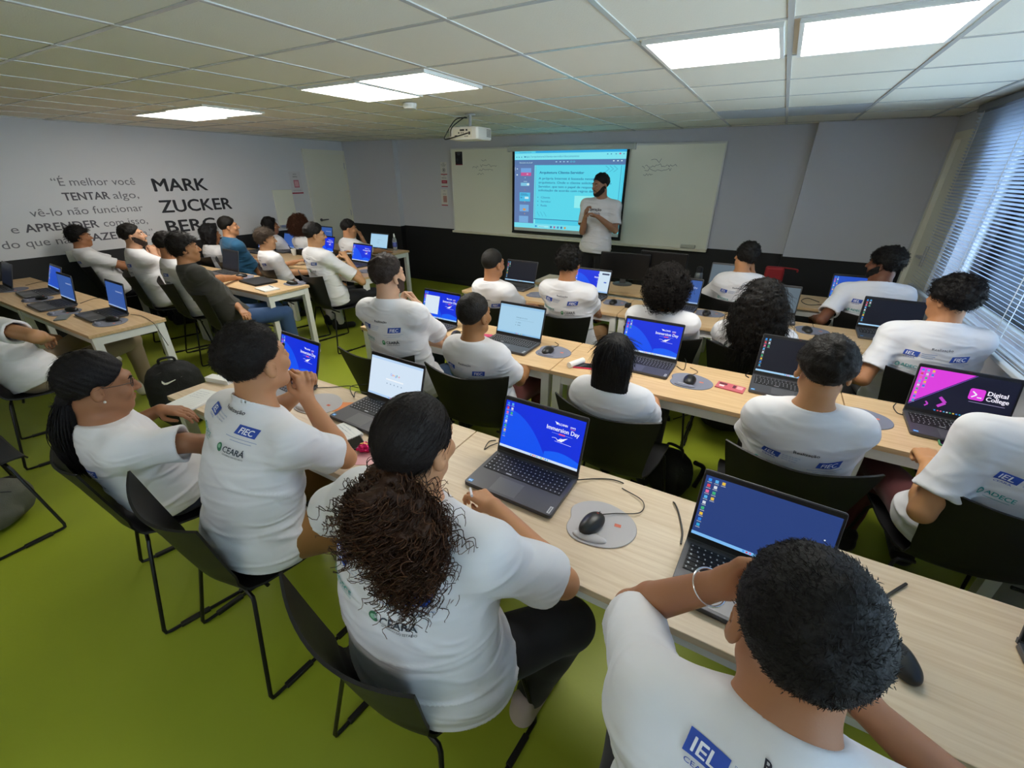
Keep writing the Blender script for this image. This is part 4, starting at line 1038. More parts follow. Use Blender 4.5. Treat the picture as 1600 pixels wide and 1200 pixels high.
phone(553, 690, 62, 'phone with blue light below the search page laptop', P('20222A', .4), gls, 0, (.07, .14))
phone(792, 545, -60, 'dark phone partly under the form page laptop', P('1C2440', .4), gls, 0, (.07, .14))
o = sheet('wrapper', 758, 525, .10, .05, 20, 'pink wrapper beside the form page laptop', 'wrapper', P('C83A6A', .4), .006)
# pen on papers
def pen(u, v, deg, label, m, z):
    p = at_z(u, v, z); t = thing('pen', label, 'pen', (p[0], p[1], z), math.radians(deg))
    MB().tube([(-.065, 0, .005), (.05, 0, .005)], .0045, n=10).build('barrel', m, t, True); MB().tube([(.05, 0, .005), (.068, 0, .005)], .0042, n=10, r_end=.0008).build('tip', M_STEEL, t, True); return t
pen(424, 448, -15, 'grey pen lying on the white papers of the side desk', P('B0B0B8', .4), TZ+.0125)
pen(1240, 636, 38, 'blue pen on the spiral notepad', P('3048B8', .4), TZ+.0125)
pen(560, 416, 20, 'pale pen on the desk before the student with glasses', P('D8D8DC', .4), TZ)

# ------------------------------------------------------------------ backpacks and a basket
M_BAG = mat('bag_black', lin((.085, .09, .092)), .8, bump=.25, bscale=90)
def backpack(x, y, deg, label, s=(.17, .12, .24), m=None, logo=False, tilt=0):
    t = thing('backpack', label, 'backpack', (x, y, 0), math.radians(deg))
    R_ = np.array(Matrix.Rotation(math.radians(tilt), 3, 'X'))
    def fn(p):
        q = (p-A(0, 0, s[2]*.98))@R_
        d = (np.abs(q[:, 0]/s[0])**2.5+np.abs(q[:, 1]/s[1])**2.5+np.abs(q[:, 2]/s[2])**2.5)**(1/2.5); d = (d-1)*min(s)
        f = ellip(q, A(0, -s[1]*.8, -s[2]*.3), None, (s[0]*.8, s[1]*.5, s[2]*.55))
        return smax(smin(d, f, .03)+.006*vnoise(p*14)+.003*vnoise(p*34), .002-p[:, 2], .02)
    V, Q = sdf_mesh(fn, (-.4, -.4, -.05), (.4, .4, s[2]*2+.15), .012); arr_obj('body', V, Q, m or M_BAG, t)
    z = s[2]*1.9; MB().tube(smooth_path([(-.05, 0, z), (-.04, 0, z+.05), (.04, 0, z+.05), (.05, 0, z)]), .009).build('handle', M_BLACK, t, True)
    MB().tube(smooth_path([(-.1, s[1]*.9, z-.05), (-.13, s[1]+.06, z*.6), (-.11, s[1]+.03, .04)]), .014).tube(smooth_path([(.1, s[1]*.9, z-.05), (.13, s[1]+.06, z*.6), (.11, s[1]+.03, .04)]), .014).build('straps', M_BLACK, t, True)
    MB().tube(smooth_path([(-s[0]*.85, -s[1]*.3, z*.55), (-s[0]*.7, -s[1]*.55, z*.85), (0, -s[1]*.6, z*.97), (s[0]*.7, -s[1]*.55, z*.85), (s[0]*.85, -s[1]*.3, z*.55)]), .004).build('zipper', mat('zip_grey', lin((.2, .2, .2)), .5), t, True)
    if logo:
        bv = BVHTree.FromPolygons(V.tolist(), Q.tolist()); f = Flat()
        up_ = [(-.055, .012), (-.05, -.008), (-.03, -.012), (0, -.004), (.06, .022)]; lo_ = [(-.028, -.002), (-.042, -.003), (-.05, .006)]
        f.poly([(-.055, .02), (-.058, .004), (-.048, -.010), (-.03, -.012), (.07, .024), (-.02, .002), (-.04, .001)], P('E8E8D8', .5), 0)
        def mp(u, v, h):
            hit = bv.ray_cast(Vector((u, -.5, s[2]*1.55+v)), Vector((0, 1, 0)))[0]; q = hit if hit else Vector((u, -s[1], s[2]*1.55+v)); return (q[0], q[1]-.003-h, q[2])
        f.build('swoosh_mark', t, mp)
    return t
p = at_z(285, 655, 0)
backpack(-3.66, 1.27, 64, 'black backpack with a white tick mark on the floor beside the last side desk', (.185, .14, .26), None, True)
p = at_z(535, 590, 0); backpack(-2.25, 1.62, 10, 'dark striped backpack on the floor behind the first desk', (.16, .10, .15), mat('bag_brown', lin((.16, .15, .13)), .8, bump=.3, bscale=60))
p = at_z(1125, 665, 0); backpack(p[0], p[1], 20, 'dark backpack on the floor under the second row desk', (.18, .12, .14), None)
p = at_z(1040, 770, 0); backpack(p[0], p[1]+.02, -20, 'black bag leaning by the chair of the straight haired woman', (.13, .09, .15))

p = at_y(953, 972, .83)
o = MB().tube(smooth_path([(0, 0, .0), (0, -.005, -.012), (.004, -.01, -.022), (.0, -.004, -.03), (-.006, .004, -.024)]), .003, n=6).build('cable_clip', M_BLACK, None, True); o.location = (p[0], .835, TZ-.026); tag(o, 'small black cable clip hooked under the edge of the nearest desk', 'clip')

# ------------------------------------------------------------------ people
def skin_mat(h):
    k = 'skin_'+h
    if k in _M: return _M[k]
    m = mat(k, hexc(h), .5, bump=.04, bscale=300, var=.05, vscale=14, spec=.35)
    b = m.node_tree.nodes['Principled BSDF']; b.inputs['Subsurface Weight'].default_value = .06; b.inputs['Subsurface Radius'].default_value = (.01, .004, .002); b.inputs['Subsurface Scale'].default_value = .5
    return m
def hair_mat(h, rough=.62): return mat('hair_'+h, hexc(h), rough, spec=.25, bump=.3, bscale=130)
def cloth_mat(h, name='cloth'): return mat(name+'_'+h, hexc(h), .85, bump=.10, bscale=420, sheen=.1)
def tee_mat(name, c):
    m = mat(name, c, .85, sheen=.1)
    nt = m.node_tree
    if not any(n.type == 'BUMP' for n in nt.nodes):
        b = nt.nodes['Principled BSDF']; tc = nt.nodes.new('ShaderNodeTexCoord'); mp = nt.nodes.new('ShaderNodeMapping'); mp.inputs['Scale'].default_value = (5, 5, 13); mp.inputs['Rotation'].default_value = (.25, .35, 0)
        n = nt.nodes.new('ShaderNodeTexNoise'); n.inputs['Scale'].default_value = 1.0; n.inputs['Detail'].default_value = 3.5; n.inputs['Roughness'].default_value = .45; n.inputs['Distortion'].default_value = 1.3; n.noise_type = 'RIDGED_MULTIFRACTAL' if hasattr(n, 'noise_type') else n.noise_type
        bp = nt.nodes.new('ShaderNodeBump'); bp.inputs['Strength'].default_value = .85; bp.inputs['Distance'].default_value = .012
        nt.links.new(tc.outputs['Object'], mp.inputs['Vector']); nt.links.new(mp.outputs['Vector'], n.inputs['Vector']); nt.links.new(n.outputs[0], bp.inputs['Height']); nt.links.new(bp.outputs['Normal'], b.inputs['Normal'])
    return m
M_TEE = tee_mat('tee_white', lin((.88, .875, .885)))
M_EYE, M_IRIS = P('E8E4DE', .25), P('1E120C', .2)
def rotm(yaw, pitch=0, roll=0):
    """columns: right, forward, up; yaw turns left, pitch looks up, roll leans to the right"""
    M = Matrix.Rotation(math.radians(yaw), 3, 'Z') @ Matrix.Rotation(math.radians(pitch), 3, 'X') @ Matrix.Rotation(math.radians(roll), 3, 'Y')
    return np.array(M)
def ik(Sh, W, a, b, hint):
    d = W-Sh; L = np.linalg.norm(d)
    if L > (a+b)*.995: k = L/((a+b)*.995); a *= k; b *= k
    u = d/(L+1e-9); x = (a*a-b*b+L*L)/(2*L); hgt = math.sqrt(max(a*a-x*x, 0)); n = hint-u*(u@hint); return Sh+u*x+nrm(n)*hgt

class Body: pass
def hand_prims(W, d, pn, curl, side, k=1.0, thumb=.35, spread=.0):
    """capsule list (a, b, ra, rb) of a hand from wrist W along d, palm facing pn; side +1 right, -1 left"""
    d = nrm(d); pn = nrm(pn-d*(pn@d)); lat = np.cross(d, pn)*side   # lat points to the thumb side
    palm, fin = [], []
    for i, off in enumerate((.028, .010, -.009, -.027)):
        base = W+d*.012*k+lat*off*.55*k; kn = W+d*(.088, .092, .088, .080)[i]*k+lat*off*k
        palm.append((base, kn, .0155*k, .0115*k))
        c = math.radians(curl[i] if hasattr(curl, '__len__') else curl); ang = c*.7; p = kn
        Ls = [(.043, .026, .021), (.047, .030, .022), (.044, .028, .022), (.034, .021, .019)][i]
        fd = nrm(d+lat*off*spread)
        for j, L in enumerate(Ls):
            dirn = nrm(fd*math.cos(ang)+pn*math.sin(ang)); q = p+dirn*L*k
            fin.append((p, q, (.0092, .0084, .0076)[j]*k, (.0086, .0078, .0066)[j]*k, i)); p = q; ang += c
    tb = W+d*.022*k+lat*.024*k+pn*.006*k; td = nrm(d*.62+lat*(.75-thumb*.6)+pn*thumb*.8)
    t1 = tb+td*.040*k; td2 = nrm(d*.8+lat*(.3-thumb)+pn*thumb*.6); t2 = t1+td2*.030*k; t3 = t2+nrm(td2+d*.2-lat*.2)*.024*k
    palm.append((W+d*.005*k, tb, .017*k, .015*k)); fin += [(tb, t1, .0135*k, .0105*k, 4), (t1, t2, .0105*k, .0092*k, 4), (t2, t3, .0092*k, .0072*k, 4)]
    return palm, fin

def person(label, head, hip, yaw, hyaw, hpitch=0, hroll=0, arms=(None, None), skin='B07A58', hair=('short', '1A1614'), tee=None, printed=True, trousers='20222A',
           girth=1.0, h=.008, beard=None, glasses=False, legs=None, standing=False, sleeve=.74, neckoff=(0, 0, 0), sh_w=.168, shoe='1A1A1C', logos_front=False, hk=1.0, extra=None, necklace=None, tilt=0, lace=0, ps=1.0, name='person', cap=False, armlen=1.0, mid=-.012):
    """head centre and hip in the room; yaw of the trunk, hyaw of the head (0 looks at the front wall, + turns left)"""
    Hc = np.array(head, float); Rt = rotm(yaw); right, fwd = Rt[:, 0], Rt[:, 1]; Rh = rotm(hyaw, hpitch, hroll); up = A(0, 0, 1)
    Pv = np.array(hip, float)
    Nk = Hc-up*.168*hk-fwd*.04+A(*neckoff)
    sp = Nk-Pv; SL = np.linalg.norm(sp); su = sp/SL; tf = nrm(fwd-su*(fwd@su)); tr = np.cross(tf, su)
    Rs = np.stack([tr, tf, su], 1); g = girth
    ground = thing(name, label, 'person', (Pv[0], Pv[1], 0))
    o0 = A(Pv[0], Pv[1], 0)
    # everything below is modelled in room coordinates and moved to the thing's own origin
    mk = lambda nm, fn, lo, hi, hh, m, par=ground: sdf_obj(nm, (lambda p: fn(p+o0)), np.array(lo)-o0, np.array(hi)-o0, hh, m, par)
    spine = lambda t: Pv+sp*t+tf*mid*math.sin(math.pi*t)
    shp = [Nk+tr*s*sh_w*(.6+.4*g)-su*.066+tf*.01 for s in (1, -1)]
    B = Body(); B.arm = []
    for i, s in enumerate((1, -1)):
        sp_ = arms[i] or {}
        a_, b_ = .285*armlen, .25*armlen
        W = np.array(sp_.get('wrist', Pv+fwd*.30+right*s*.11+up*.16), float)
        hint = np.array(sp_.get('hint', right*s*.35-up*.6-fwd*.6), float)
        El = np.array(sp_['elbow'], float) if 'elbow' in sp_ else ik(shp[i], W, a_, b_, hint)
        hd = np.array(sp_.get('dir', W-El), float); pn = np.array(sp_.get('palm', -up+right*-s*.3), float)
        B.arm.append((shp[i], El, W, hd, pn, sp_.get('curl', 28), sp_.get('thumb', .35), s))
    hl = lambda q: (q-Hc)@Rh/hk
    def torso(p, e=0.0, loose=0.0):
        L = loose; w_ = .168*(.45+.55*g)
        d = ellip(p, spine(.04)+tf*.01, Rs, (.172*g+e+.5*L, .118*g+e+.2*L, .13+e))
        d = smin(d, ellip(p, spine(.30), Rs, (.150*g+e+L, .106*g+e+.4*L, .20+e)), .08)
        d = smin(d, ellip(p, spine(.62), Rs, (w_+e+.3*L, .108*(.5+.5*g)+e+.2*L, .20+e)), .08)
        d = smin(d, rcone(p, shp[0], shp[1], .050+e, .050+e, tf, 1.15), .07)
        d = smin(d, rcone(p, Nk-su*.012, shp[0], .050+e, .040+e), .05); d = smin(d, rcone(p, Nk-su*.012, shp[1], .050+e, .040+e), .05)
        return d
    nt_, nb_ = Hc+Rh@A(0, -.035, -.075)*hk, Nk-su*.03
    ga = .75+.25*g
    hands = [hand_prims(W, hd, pn, cu, s, hk, th) for (_, _, W, hd, pn, cu, th, s) in B.arm]
    EAR = A(.076, -.008, -.012)
    def head_sdf(p):
        q = hl(p); ax = q.copy(); ax[:, 0] = np.abs(ax[:, 0])
        d = ellip(q, A(0, -.018, .032), None, (.075, .096, .092))
        d = smin(d, ellip(q, A(0, .022, -.04), None, (.060, .072, .078)), .03)
        d = smin(d, rcone(q, A(0, .058, -.098), A(0, .066, -.1), .024, .022), .03)
        d = smin(d, rcone(ax, A(.052, -.005, -.06), A(.02, .055, -.098), .018, .018), .03)
        d = smin(d, rcone(ax, A(.012, .086, .026), A(.042, .072, .024), .012, .011), .02)
        d = smin(d, ellip(ax, A(.038, .066, -.032), None, (.026, .022, .024)), .02)
        d = smax(d, -ellip(ax, A(.031, .100, .004), None, (.021, .018, .013)), .012)
        d = smin(d, ellip(ax, A(.031, .081, .003), None, (.0155, .0125, .0115)), .004)
        d = smin(d, rcone(q, A(0, .090, .012), A(0, .112, -.030), .0075, .0115), .012)
        d = smin(d, ellip(ax, A(.011, .101, -.034), None, (.0095, .011, .008)), .006)
        d = smin(d, rcone(ax, A(0, .094, -.062), A(.019, .085, -.064), .0072, .0045), .006)
        d = smin(d, rcone(ax, A(0, .090, -.074), A(.016, .083, -.072), .008, .005), .006)
        d = smax(d, -rcone(ax, A(0, .101, -.0675), A(.02, .091, -.0675), .0022, .0015), .003)
        e = ellip(ax, EAR+A(.006, -.006, 0), rotm(-18, 0, -8), (.010, .020, .032)); e = smax(e, -ellip(ax, EAR+A(.017, .0, .003), None, (.008, .011, .018)), .006)
        return smin(d, e, .008)*hk
    def body(p):
        d = np.full(len(p), 9.0)
        dh = np.linalg.norm(p-Hc, axis=1); m = dh < .30
        if m.any(): d[m] = head_sdf(p[m])
        d = smin(d, rcone(p, nt_, nb_, .054*(.6+.4*g), .058*(.6+.4*g)), .03)
        d = smin(d, torso(p, -.012), .05)
        for i, (S_, El, W, hd, pn, cu, th, s) in enumerate(B.arm):
            d = smin(d, rcone(p, S_, El, .048*ga, .038*ga), .025)
            mid_ = El+(W-El)*.3
            d = smin(d, smin(rcone(p, El, mid_, .037*ga, .040*ga), rcone(p, mid_, W, .040*ga, .025*ga), .01), .012)
            dw = np.linalg.norm(p-W, axis=1); m = dw < .26
            if m.any():
                pm, fi = hands[i]; q = p[m]; dd = np.full(len(q), 9.0)
                for a, b, ra, rb in pm: dd = smin(dd, rcone(q, a, b, ra, rb), .010)
                per = {}
                for a, b, ra, rb, k in fi: per[k] = np.minimum(per.get(k, 9.0), rcone(q, a, b, ra, rb))
                ff = np.minimum.reduce([per[k] for k in per]); dd = smin(dd, ff, .005)
                d[m] = smin(d[m], dd, .014)
        return d
    pts = [Hc, Pv]+[x for a in B.arm for x in a[:3]]
    ext = [Hc+A(s, s, s)*.16 for s in (1, -1)]+[a[2]+A(s, s, s)*.22 for a in B.arm for s in (1, -1)]+[Pv+A(s, s, s)*.24*g for s in (1, -1)]+[a[1]+A(s, s, s)*.08*ga for a in B.arm for s in (1, -1)]
    lo, hi = np.min(ext, 0), np.max(ext, 0)
    SK = skin_mat(skin)
    bo = mk('body', body, lo, hi, h, SK)
    # shirt
    seed = RNG.random(3)*20
    def folds(p, amp):
        q = (p-Pv)@Rs; t = np.clip(q[:, 2]/SL, 0, 1.1)
        n1 = vnoise(q*A(4.5, 4.5, 15)+q[:, 2:]*A(2.5, 0, 0)+seed); n2 = vnoise(q*A(8, 8, 23)-q[:, :1]*5+seed*2)
        return amp*(.25+.75*(1-t))*(1.5*np.maximum(0, 1-3*np.abs(n1))+.8*np.maximum(0, 1-3*np.abs(n2))-.5)
    slv = []
    for (S_, El, W, *_r) in B.arm: slv.append((S_, S_+(El-S_)*(sleeve+.12), nrm(El-S_)))
    neck_c = Nk+su*.012-tf*.0
    def shirt(p):
        d = torso(p, .010, .018)
        d = smin(d, ellip(p, spine(-.03)+tf*.01, Rs, (.186*g, .132*g, .13)), .06)
        for (a, b, ax), (S_, El, *_r) in zip(slv, B.arm):
            e = rcone(p, a, b, .056*ga, .072*ga)
            e = smax(e, (p-(S_+(El-S_)*sleeve))@ax, .006)
            d = smin(d, e, .05)
        d = d-folds(p, .0055)
        for (a, b, ax), (S_, El, *_r) in zip(slv, B.arm):   # hollow sleeve ends
            d = smax(d, -smax(rcone(p, S_+(El-S_)*.45, El, .048*ga, .062*ga), ((S_+(El-S_)*.5)-p)@ax, .004), .004)
        q = p-neck_c; nn = nrm(su+tf*.42)
        d = smax(d, -smax(rcone(p, nb_-su*.03, nt_, .0605*(.6+.4*g), .0585*(.6+.4*g)), (nb_+su*.0-p)@su, .01), .005)
        d = smin(d, smax(rcone(p, nb_-su*.04, nt_, .0665*(.6+.4*g), .064*(.6+.4*g)), -rcone(p, nb_-su*.06, nt_, .0605*(.6+.4*g), .0585*(.6+.4*g)), .003), .012)
        d = smax(d, (p-(Nk+su*.034))@nrm(su+tf*.42), .004)
        d = smax(d, (spine(-.10)-p)@su, .01)
        return d
    ext2 = [spine(-.14)+A(s, s, s)*.27*g for s in (1, -1)]+[Nk+A(s, s, s)*.2 for s in (1, -1)]+[b+A(s, s, s)*.09*ga for a, b, _ in slv for s in (1, -1)]
    lo2, hi2 = np.min(ext2, 0), np.max(ext2, 0)
    MT = tee_mat('tee_'+tee, hexc(tee)) if tee else M_TEE
    so = mk('tee_shirt', shirt, lo2, hi2, h, MT)
    # collar rib
    # trousers and shoes
    lg = legs or {}
    hips = [Pv+right*s*.085*g+fwd*.01-up*.005 for s in (1, -1)]
    if standing:
        kn = [Pv+right*s*.095+up*(-.43)+fwd*.02 for s in (1, -1)]; an = [A(*(Pv+right*s*.11)[:2], .09) for s in (1, -1)]
    else:
        kn = [np.array(lg.get('kr' if s > 0 else 'kl', Pv+fwd*.42+right*s*.13-up*.02), float) for s in (1, -1)]
        an = [np.array(lg.get('ar' if s > 0 else 'al', A(*(kn[i]+fwd*.02)[:2], .10)), float) for i, s in enumerate((1, -1))]
    def pants(p):
        d = ellip(p, Pv+fwd*.0, Rt, (.175*g, .128*g, .105))
        for i in (0, 1):
            d = smin(d, rcone(p, hips[i], kn[i], .090*ga, .066*ga), .03); d = smin(d, rcone(p, kn[i], an[i], .064*ga, .052), .02)
            d = smax(d, -(p[:, 2]-.065), .005) if not standing else smax(d, -(p[:, 2]-.03), .005)
        d = d+.004*vnoise(p*A(14, 14, 14)+seed)
        return d
    ext3 = [Pv+A(s, s, s)*.2*g for s in (1, -1)]+[k+A(s, s, s)*.1*ga for k in kn+an for s in (1, -1)]
    po_ = mk('trousers', pants, np.min(ext3, 0), np.max(ext3, 0), max(h, .010), cloth_mat(trousers))
    for i, s in enumerate((1, -1)):
        f0 = an[i]-A(0, 0, an[i][2]); fd = nrm(fwd+right*s*.15); tb, te = f0-fd*.05+up*.045, f0+fd*.15+up*.035
        fn = lambda p, a=tb, b=te: smax(smin(rcone(p, a, b, .045, .038), rcone(p, a+up*.02, a+up*.06, .042, .042), .02), .002-p[:, 2], .006)
        mk('shoe', fn, np.minimum(tb, te)-.08, np.maximum(tb, te)+A(.08, .08, .14), .012, cloth_mat(shoe))
    # eyes and brows
    facing = True
    if h <= .0105:
        for s in (1, -1):
            eo = MB().ellipsoid((0, 0, 0), (.0118*hk,)*3, 0, nu=12, nv=8).ellipsoid((0, .0070*hk, 0), (.0054*hk,)*3, 1, nu=10, nv=6).build('eye', [M_EYE, M_IRIS], ground, True)
            eo.matrix_local = Matrix.Translation(Vector(Hc+Rh@A(s*.031, .0815, .003)*hk-o0)) @ Matrix(Rh.tolist()).to_4x4()
    hs, hcol = hair; HM = hair_mat(hcol)
    def br(p):
        q = hl(p); q[:, 0] = np.abs(q[:, 0]); return smin(rcone(q, A(.014, .0965, .020), A(.034, .092, .026), .0036, .004), rcone(q, A(.034, .092, .026), A(.05, .077, .019), .004, .0022), .004)*hk
    if h <= .0105: mk('eyebrows', br, Hc-.13, Hc+.13, .0045, HM)
    def box_noise(q, f, a): return a*vnoise(q*f+seed)
    nh = max(min(h, .007), .005) if h < .0095 else .008
    def cap_d(q, t, kx=1.0): return ellip(q, A(0, -.020, .034), None, (.0775+t*kx, .098+t, .093+t*1.05))
    def cut(q, z0=.002, sl=.60, sl2=.3):   # keeps crown, nape and sides, frees the face and the ears
        ax = q.copy(); ax[:, 0] = np.abs(ax[:, 0])
        y = q[:, 1]; line = z0+np.where(y > 0, sl*y+.5*np.maximum(y-.04, 0), sl2*y*1.9)
        return smax(line-q[:, 2], -ellip(ax, A(.082, -.004, -.018), None, (.030, .028, .034)), .008)
    R_ = .25
    hlo, hhi = Hc-A(R_, R_, .30), Hc+A(R_, R_, R_)
    ho = None
    def add_strands(obj, n, L, r, along=.6, jit=.5, bend=1.0, *, down=A(0, -.2, -1), sides=3, K=3, curl=0.0, cr=.0, nm='hair_strands', m=None):
        me = obj.data; nv = len(me.vertices)
        if nv == 0: return
        co = np.empty(nv*3, np.float32); me.vertices.foreach_get('co', co); co = co.reshape(-1, 3)
        no = np.empty(nv*3, np.float32); me.vertices.foreach_get('normal', no); no = no.reshape(-1, 3)
        pick = RNG.integers(0, nv, n); base = co[pick]+RNG.normal(0, .002, (n, 3)); nn = no[pick]
        dn = Rh@down+RNG.normal(0, jit*.35, (n, 3)); dn = dn-nn*(dn*nn).sum(1, keepdims=True); dn /= np.linalg.norm(dn, axis=1, keepdims=True)+1e-9
        dr = nn*(1-along)+dn*along; dr /= np.linalg.norm(dr, axis=1, keepdims=True)
        LL = L*(.6+.8*RNG.random((n, 1))); t = np.linspace(0, 1, K)
        pth = base[:, None]-nn[:, None]*.003+dr[:, None]*LL[:, None]*t[None, :, None]-nn[:, None]*((t**2)[None, :, None]*(bend*LL**2/.17)[:, None])
        if curl:
            u = np.cross(dr, A(.3, .5, .81)); u /= np.linalg.norm(u, axis=1, keepdims=True)+1e-9; w_ = np.cross(dr, u); ph = RNG.random((n, 1))*6.28
            an_ = ph+2*math.pi*curl*t[None]*LL/L; R2 = cr*(.6+.8*RNG.random((n, 1)))*np.minimum(1, t*6)[None]
            pth = pth+R2[..., None]*(np.cos(an_)[..., None]*u[:, None]+np.sin(an_)[..., None]*w_[:, None])
            pth = pth+A(0, 0, -1)*(t**2)[None, :, None]*LL[:, None]*.35
        V, Q = strands(pth, r, r*.35, sides); arr_obj(nm, V, Q, m or HM, obj)
    if hs in ('short', 'crop', 'buzz', 'top', 'fade'):
        t = {'short': .012, 'crop': .009, 'buzz': .004, 'top': .019, 'fade': .011}[hs]
        amp = {'short': .006, 'crop': .003, 'buzz': .0012, 'top': .005, 'fade': .0025}[hs]
        def fn(p):
            q = hl(p); tt = t*np.clip(.35+(q[:, 2]+.03)/.10, .15, 1.0)
            y = q[:, 1]; ln = .002+np.where(y > 0, .60*y+.5*np.maximum(y-.04, 0), .57*y); tt = tt*np.clip((q[:, 2]-ln)/.035+.22, .12, 1)
            d = ellip(q, A(0, -.020, .034), None, (.0775, .098, .093))-tt-np.clip((q[:, 2]-ln)/.03, 0, 1)*box_noise(q, 42, amp)-box_noise(q*A(1, .6, 1), 95, amp*.45)
            return smax(d, cut(q), .012)*hk
        ho = mk('hair', fn, hlo, hhi, nh, HM)
        if hs != 'buzz': add_strands(ho, 12000 if hs == 'fade' else 9000 if h < .006 else 2600 if h < .0075 else 500, {'top': .013, 'fade': .0085, 'short': .013, 'crop': .007}[hs], .0008, .72, .7, down=A(0, .7, -.25), K=4)
    elif hs == 'swept':   # longer on top, over the ears
        def fn(p):
            q = hl(p); d = cap_d(q, .021)-box_noise(q*A(1, .5, 1), 40, .008)-box_noise(q*A(1.4, .5, 1), 90, .004)
            d = smin(d, ellip(q, A(.0, .075, .062), None, (.062, .035, .026))-box_noise(q, 50, .005), .02)
            ax = q.copy(); ax[:, 0] = np.abs(ax[:, 0]); y = q[:, 1]
            return smax(d, np.where(y > 0, .02+.5*y, -.01+.75*y)-q[:, 2]-.018*(y < .0), .012)*hk
        ho = mk('hair', fn, hlo, hhi, nh, HM); add_strands(ho, 1200, .03, .0011, .5, .5, down=A(.2, .7, -.2))
    elif hs in ('curlytop', 'curlybig'):
        def fn(p):
            q = hl(p); tt = (.021 if hs == 'curlytop' else .031)*np.clip(.25+(q[:, 2]+.06)/.12, .2, 1); d = ellip(q, A(0, -.020, .034), None, (.0775, .098, .093))-tt-np.abs(box_noise(q, 34, .010))-box_noise(q, 75, .006)
            return smax(d, cut(q, -.012), .012)*hk
        ho = mk('hair', fn, hlo, hhi, nh, HM); add_strands(ho, 900 if h < .009 else 350, .018, .0014, .45, .9, down=A(0, .2, .2), curl=2.2, cr=.006, K=9)
    elif hs == 'mop':     # big mass of loose curls round the head
        def fn(p):
            q = hl(p); d = ellip(q, A(0, -.03, .02), None, (.125, .132, .142))-np.abs(box_noise(q, 26, .026))-box_noise(q, 62, .011)
            return smax(d, smax(q[:, 1]-.055-.0*q[:, 2], -.125-q[:, 2], .02), .02)*hk
        ho = mk('hair', fn, hlo, hhi, nh, HM); add_strands(ho, 1500, .055, .0020, .25, .8, down=A(0, -.1, -.8), curl=2.5, cr=.011, K=14)
    elif hs == 'longwavy':
        def fn(p):
            q = hl(p); d = cap_d(q, .028)
            m_ = ellip(q, A(0, -.085, -.14), None, (.165, .075, .215)); d = smin(d, m_, .06)
            d = smin(d, ellip(q, A(0, -.06, -.02), None, (.115, .095, .13)), .04)
            d = d-box_noise(q*A(1, 1, 1.3), 30, .012)-.010*np.sin(q[:, 2]*150+6*vnoise(q*14+seed))*vnoise(q*A(45, 45, 8)+seed)
            return smax(d, q[:, 1]-.035+np.maximum(0, q[:, 2]-.06)*-.5, .03)*hk
        ho = mk('hair', fn, Hc-A(.3, .35, .45), hhi, nh, HM); add_strands(ho, 1600, .085, .0016, .8, .45, .15, down=A(0, -.15, -1), curl=2.2, cr=.006, K=14)
    elif hs == 'straight':
        def fn(p):
            q = hl(p); d = cap_d(q, .013)
            m_ = ellip(q, A(.004, -.072, -.115), None, (.098, .045, .225)); d = smin(d, m_, .05); d = smin(d, ellip(q, A(0, -.03, -.03), None, (.092, .085, .10)), .03)
            d = d-.0022*np.sin(np.arctan2(q[:, 0], -q[:, 1]-.05+.2)*190+3*vnoise(q*12))
            return smax(d, q[:, 1]-.04-.5*np.maximum(0, q[:, 2]-.03), .02)*hk
        ho = mk('hair', fn, Hc-A(.22, .3, .4), hhi, nh, HM); add_strands(ho, 1500, .07, .0011, .98, .08, .1, down=A(0, -.06, -1), K=5)
    elif hs == 'bob':     # loose hair to the shoulders
        def fn(p):
            q = hl(p); d = cap_d(q, .024); d = smin(d, ellip(q, A(0, -.05, -.06), None, (.115, .085, .13)), .05)-box_noise(q, 32, .010)-box_noise(q*A(1, 1, .5), 75, .004)
            ax = np.abs(q[:, 0]); return smax(d, np.where(q[:, 2] > .03, q[:, 1]-.085+.3*(.12-q[:, 2]), q[:, 1]-.02-.35*ax), .02)*hk
        ho = mk('hair', fn, Hc-A(.22, .3, .35), hhi, nh, HM); add_strands(ho, 500, .05, .0014, .8, .4, down=A(0, -.1, -1), curl=1.2, cr=.006, K=8)
    elif hs == 'ponytail':
        rt0 = A(0, -.105, -.045)
        def fn(p):
            q = hl(p); d = smax(cap_d(q, .010)-.0015*np.sin(q[:, 2]*260+q[:, 1]*180), cut(q, .0, .62, .28), .014)
            d = smin(d, ellip(q, rt0, None, (.026, .024, .026)), .02); return d*hk
        ho = mk('hair', fn, hlo, hhi, nh, HM); add_strands(ho, 1800, .035, .0007, .97, .12, down=A(0, -.9, -.35), K=4)
        n = 700; bs = Hc+Rh@rt0*hk-o0; t = np.linspace(0, 1, 12); sw = RNG.normal(0, 1, (n, 3)); sw /= np.linalg.norm(sw, axis=1, keepdims=True); rad = RNG.random((n, 1))**.5
        L = .27*(.75+.4*RNG.random(n)); bk = -fwd
        pth = bs+A(0, 0, -1)*(t*1.0)[None, :, None]*L[:, None, None]+bk*(.045*np.sin(t*2.2))[None, :, None]+(sw*rad)[:, None]*(.016+.022*np.sin(t*3.0)+.012*t)[None, :, None]
        pth[:, :, 2] = np.minimum(pth[:, :, 2], bs[2]+.02)
        V, Q = strands(pth, .0028, .0008); arr_obj('pony_tail', V, Q, HM, ho)
    elif hs == 'curlypony':
        rt0 = A(0, -.115, -.055); brn = hair_mat('3A2418', .5)
        def fn(p):
            q = hl(p); d = smax(cap_d(q, .012)-.0012*np.sin(np.arctan2(q[:, 0], q[:, 2]-.03)*60+2*vnoise(q*20)), smax(q[:, 1]-.07+.25*(.1-q[:, 2]), cut(q, -.01, .55, .25), .01), .014)
            return smin(d, ellip(q, rt0, None, (.034, .03, .03)), .025)*hk
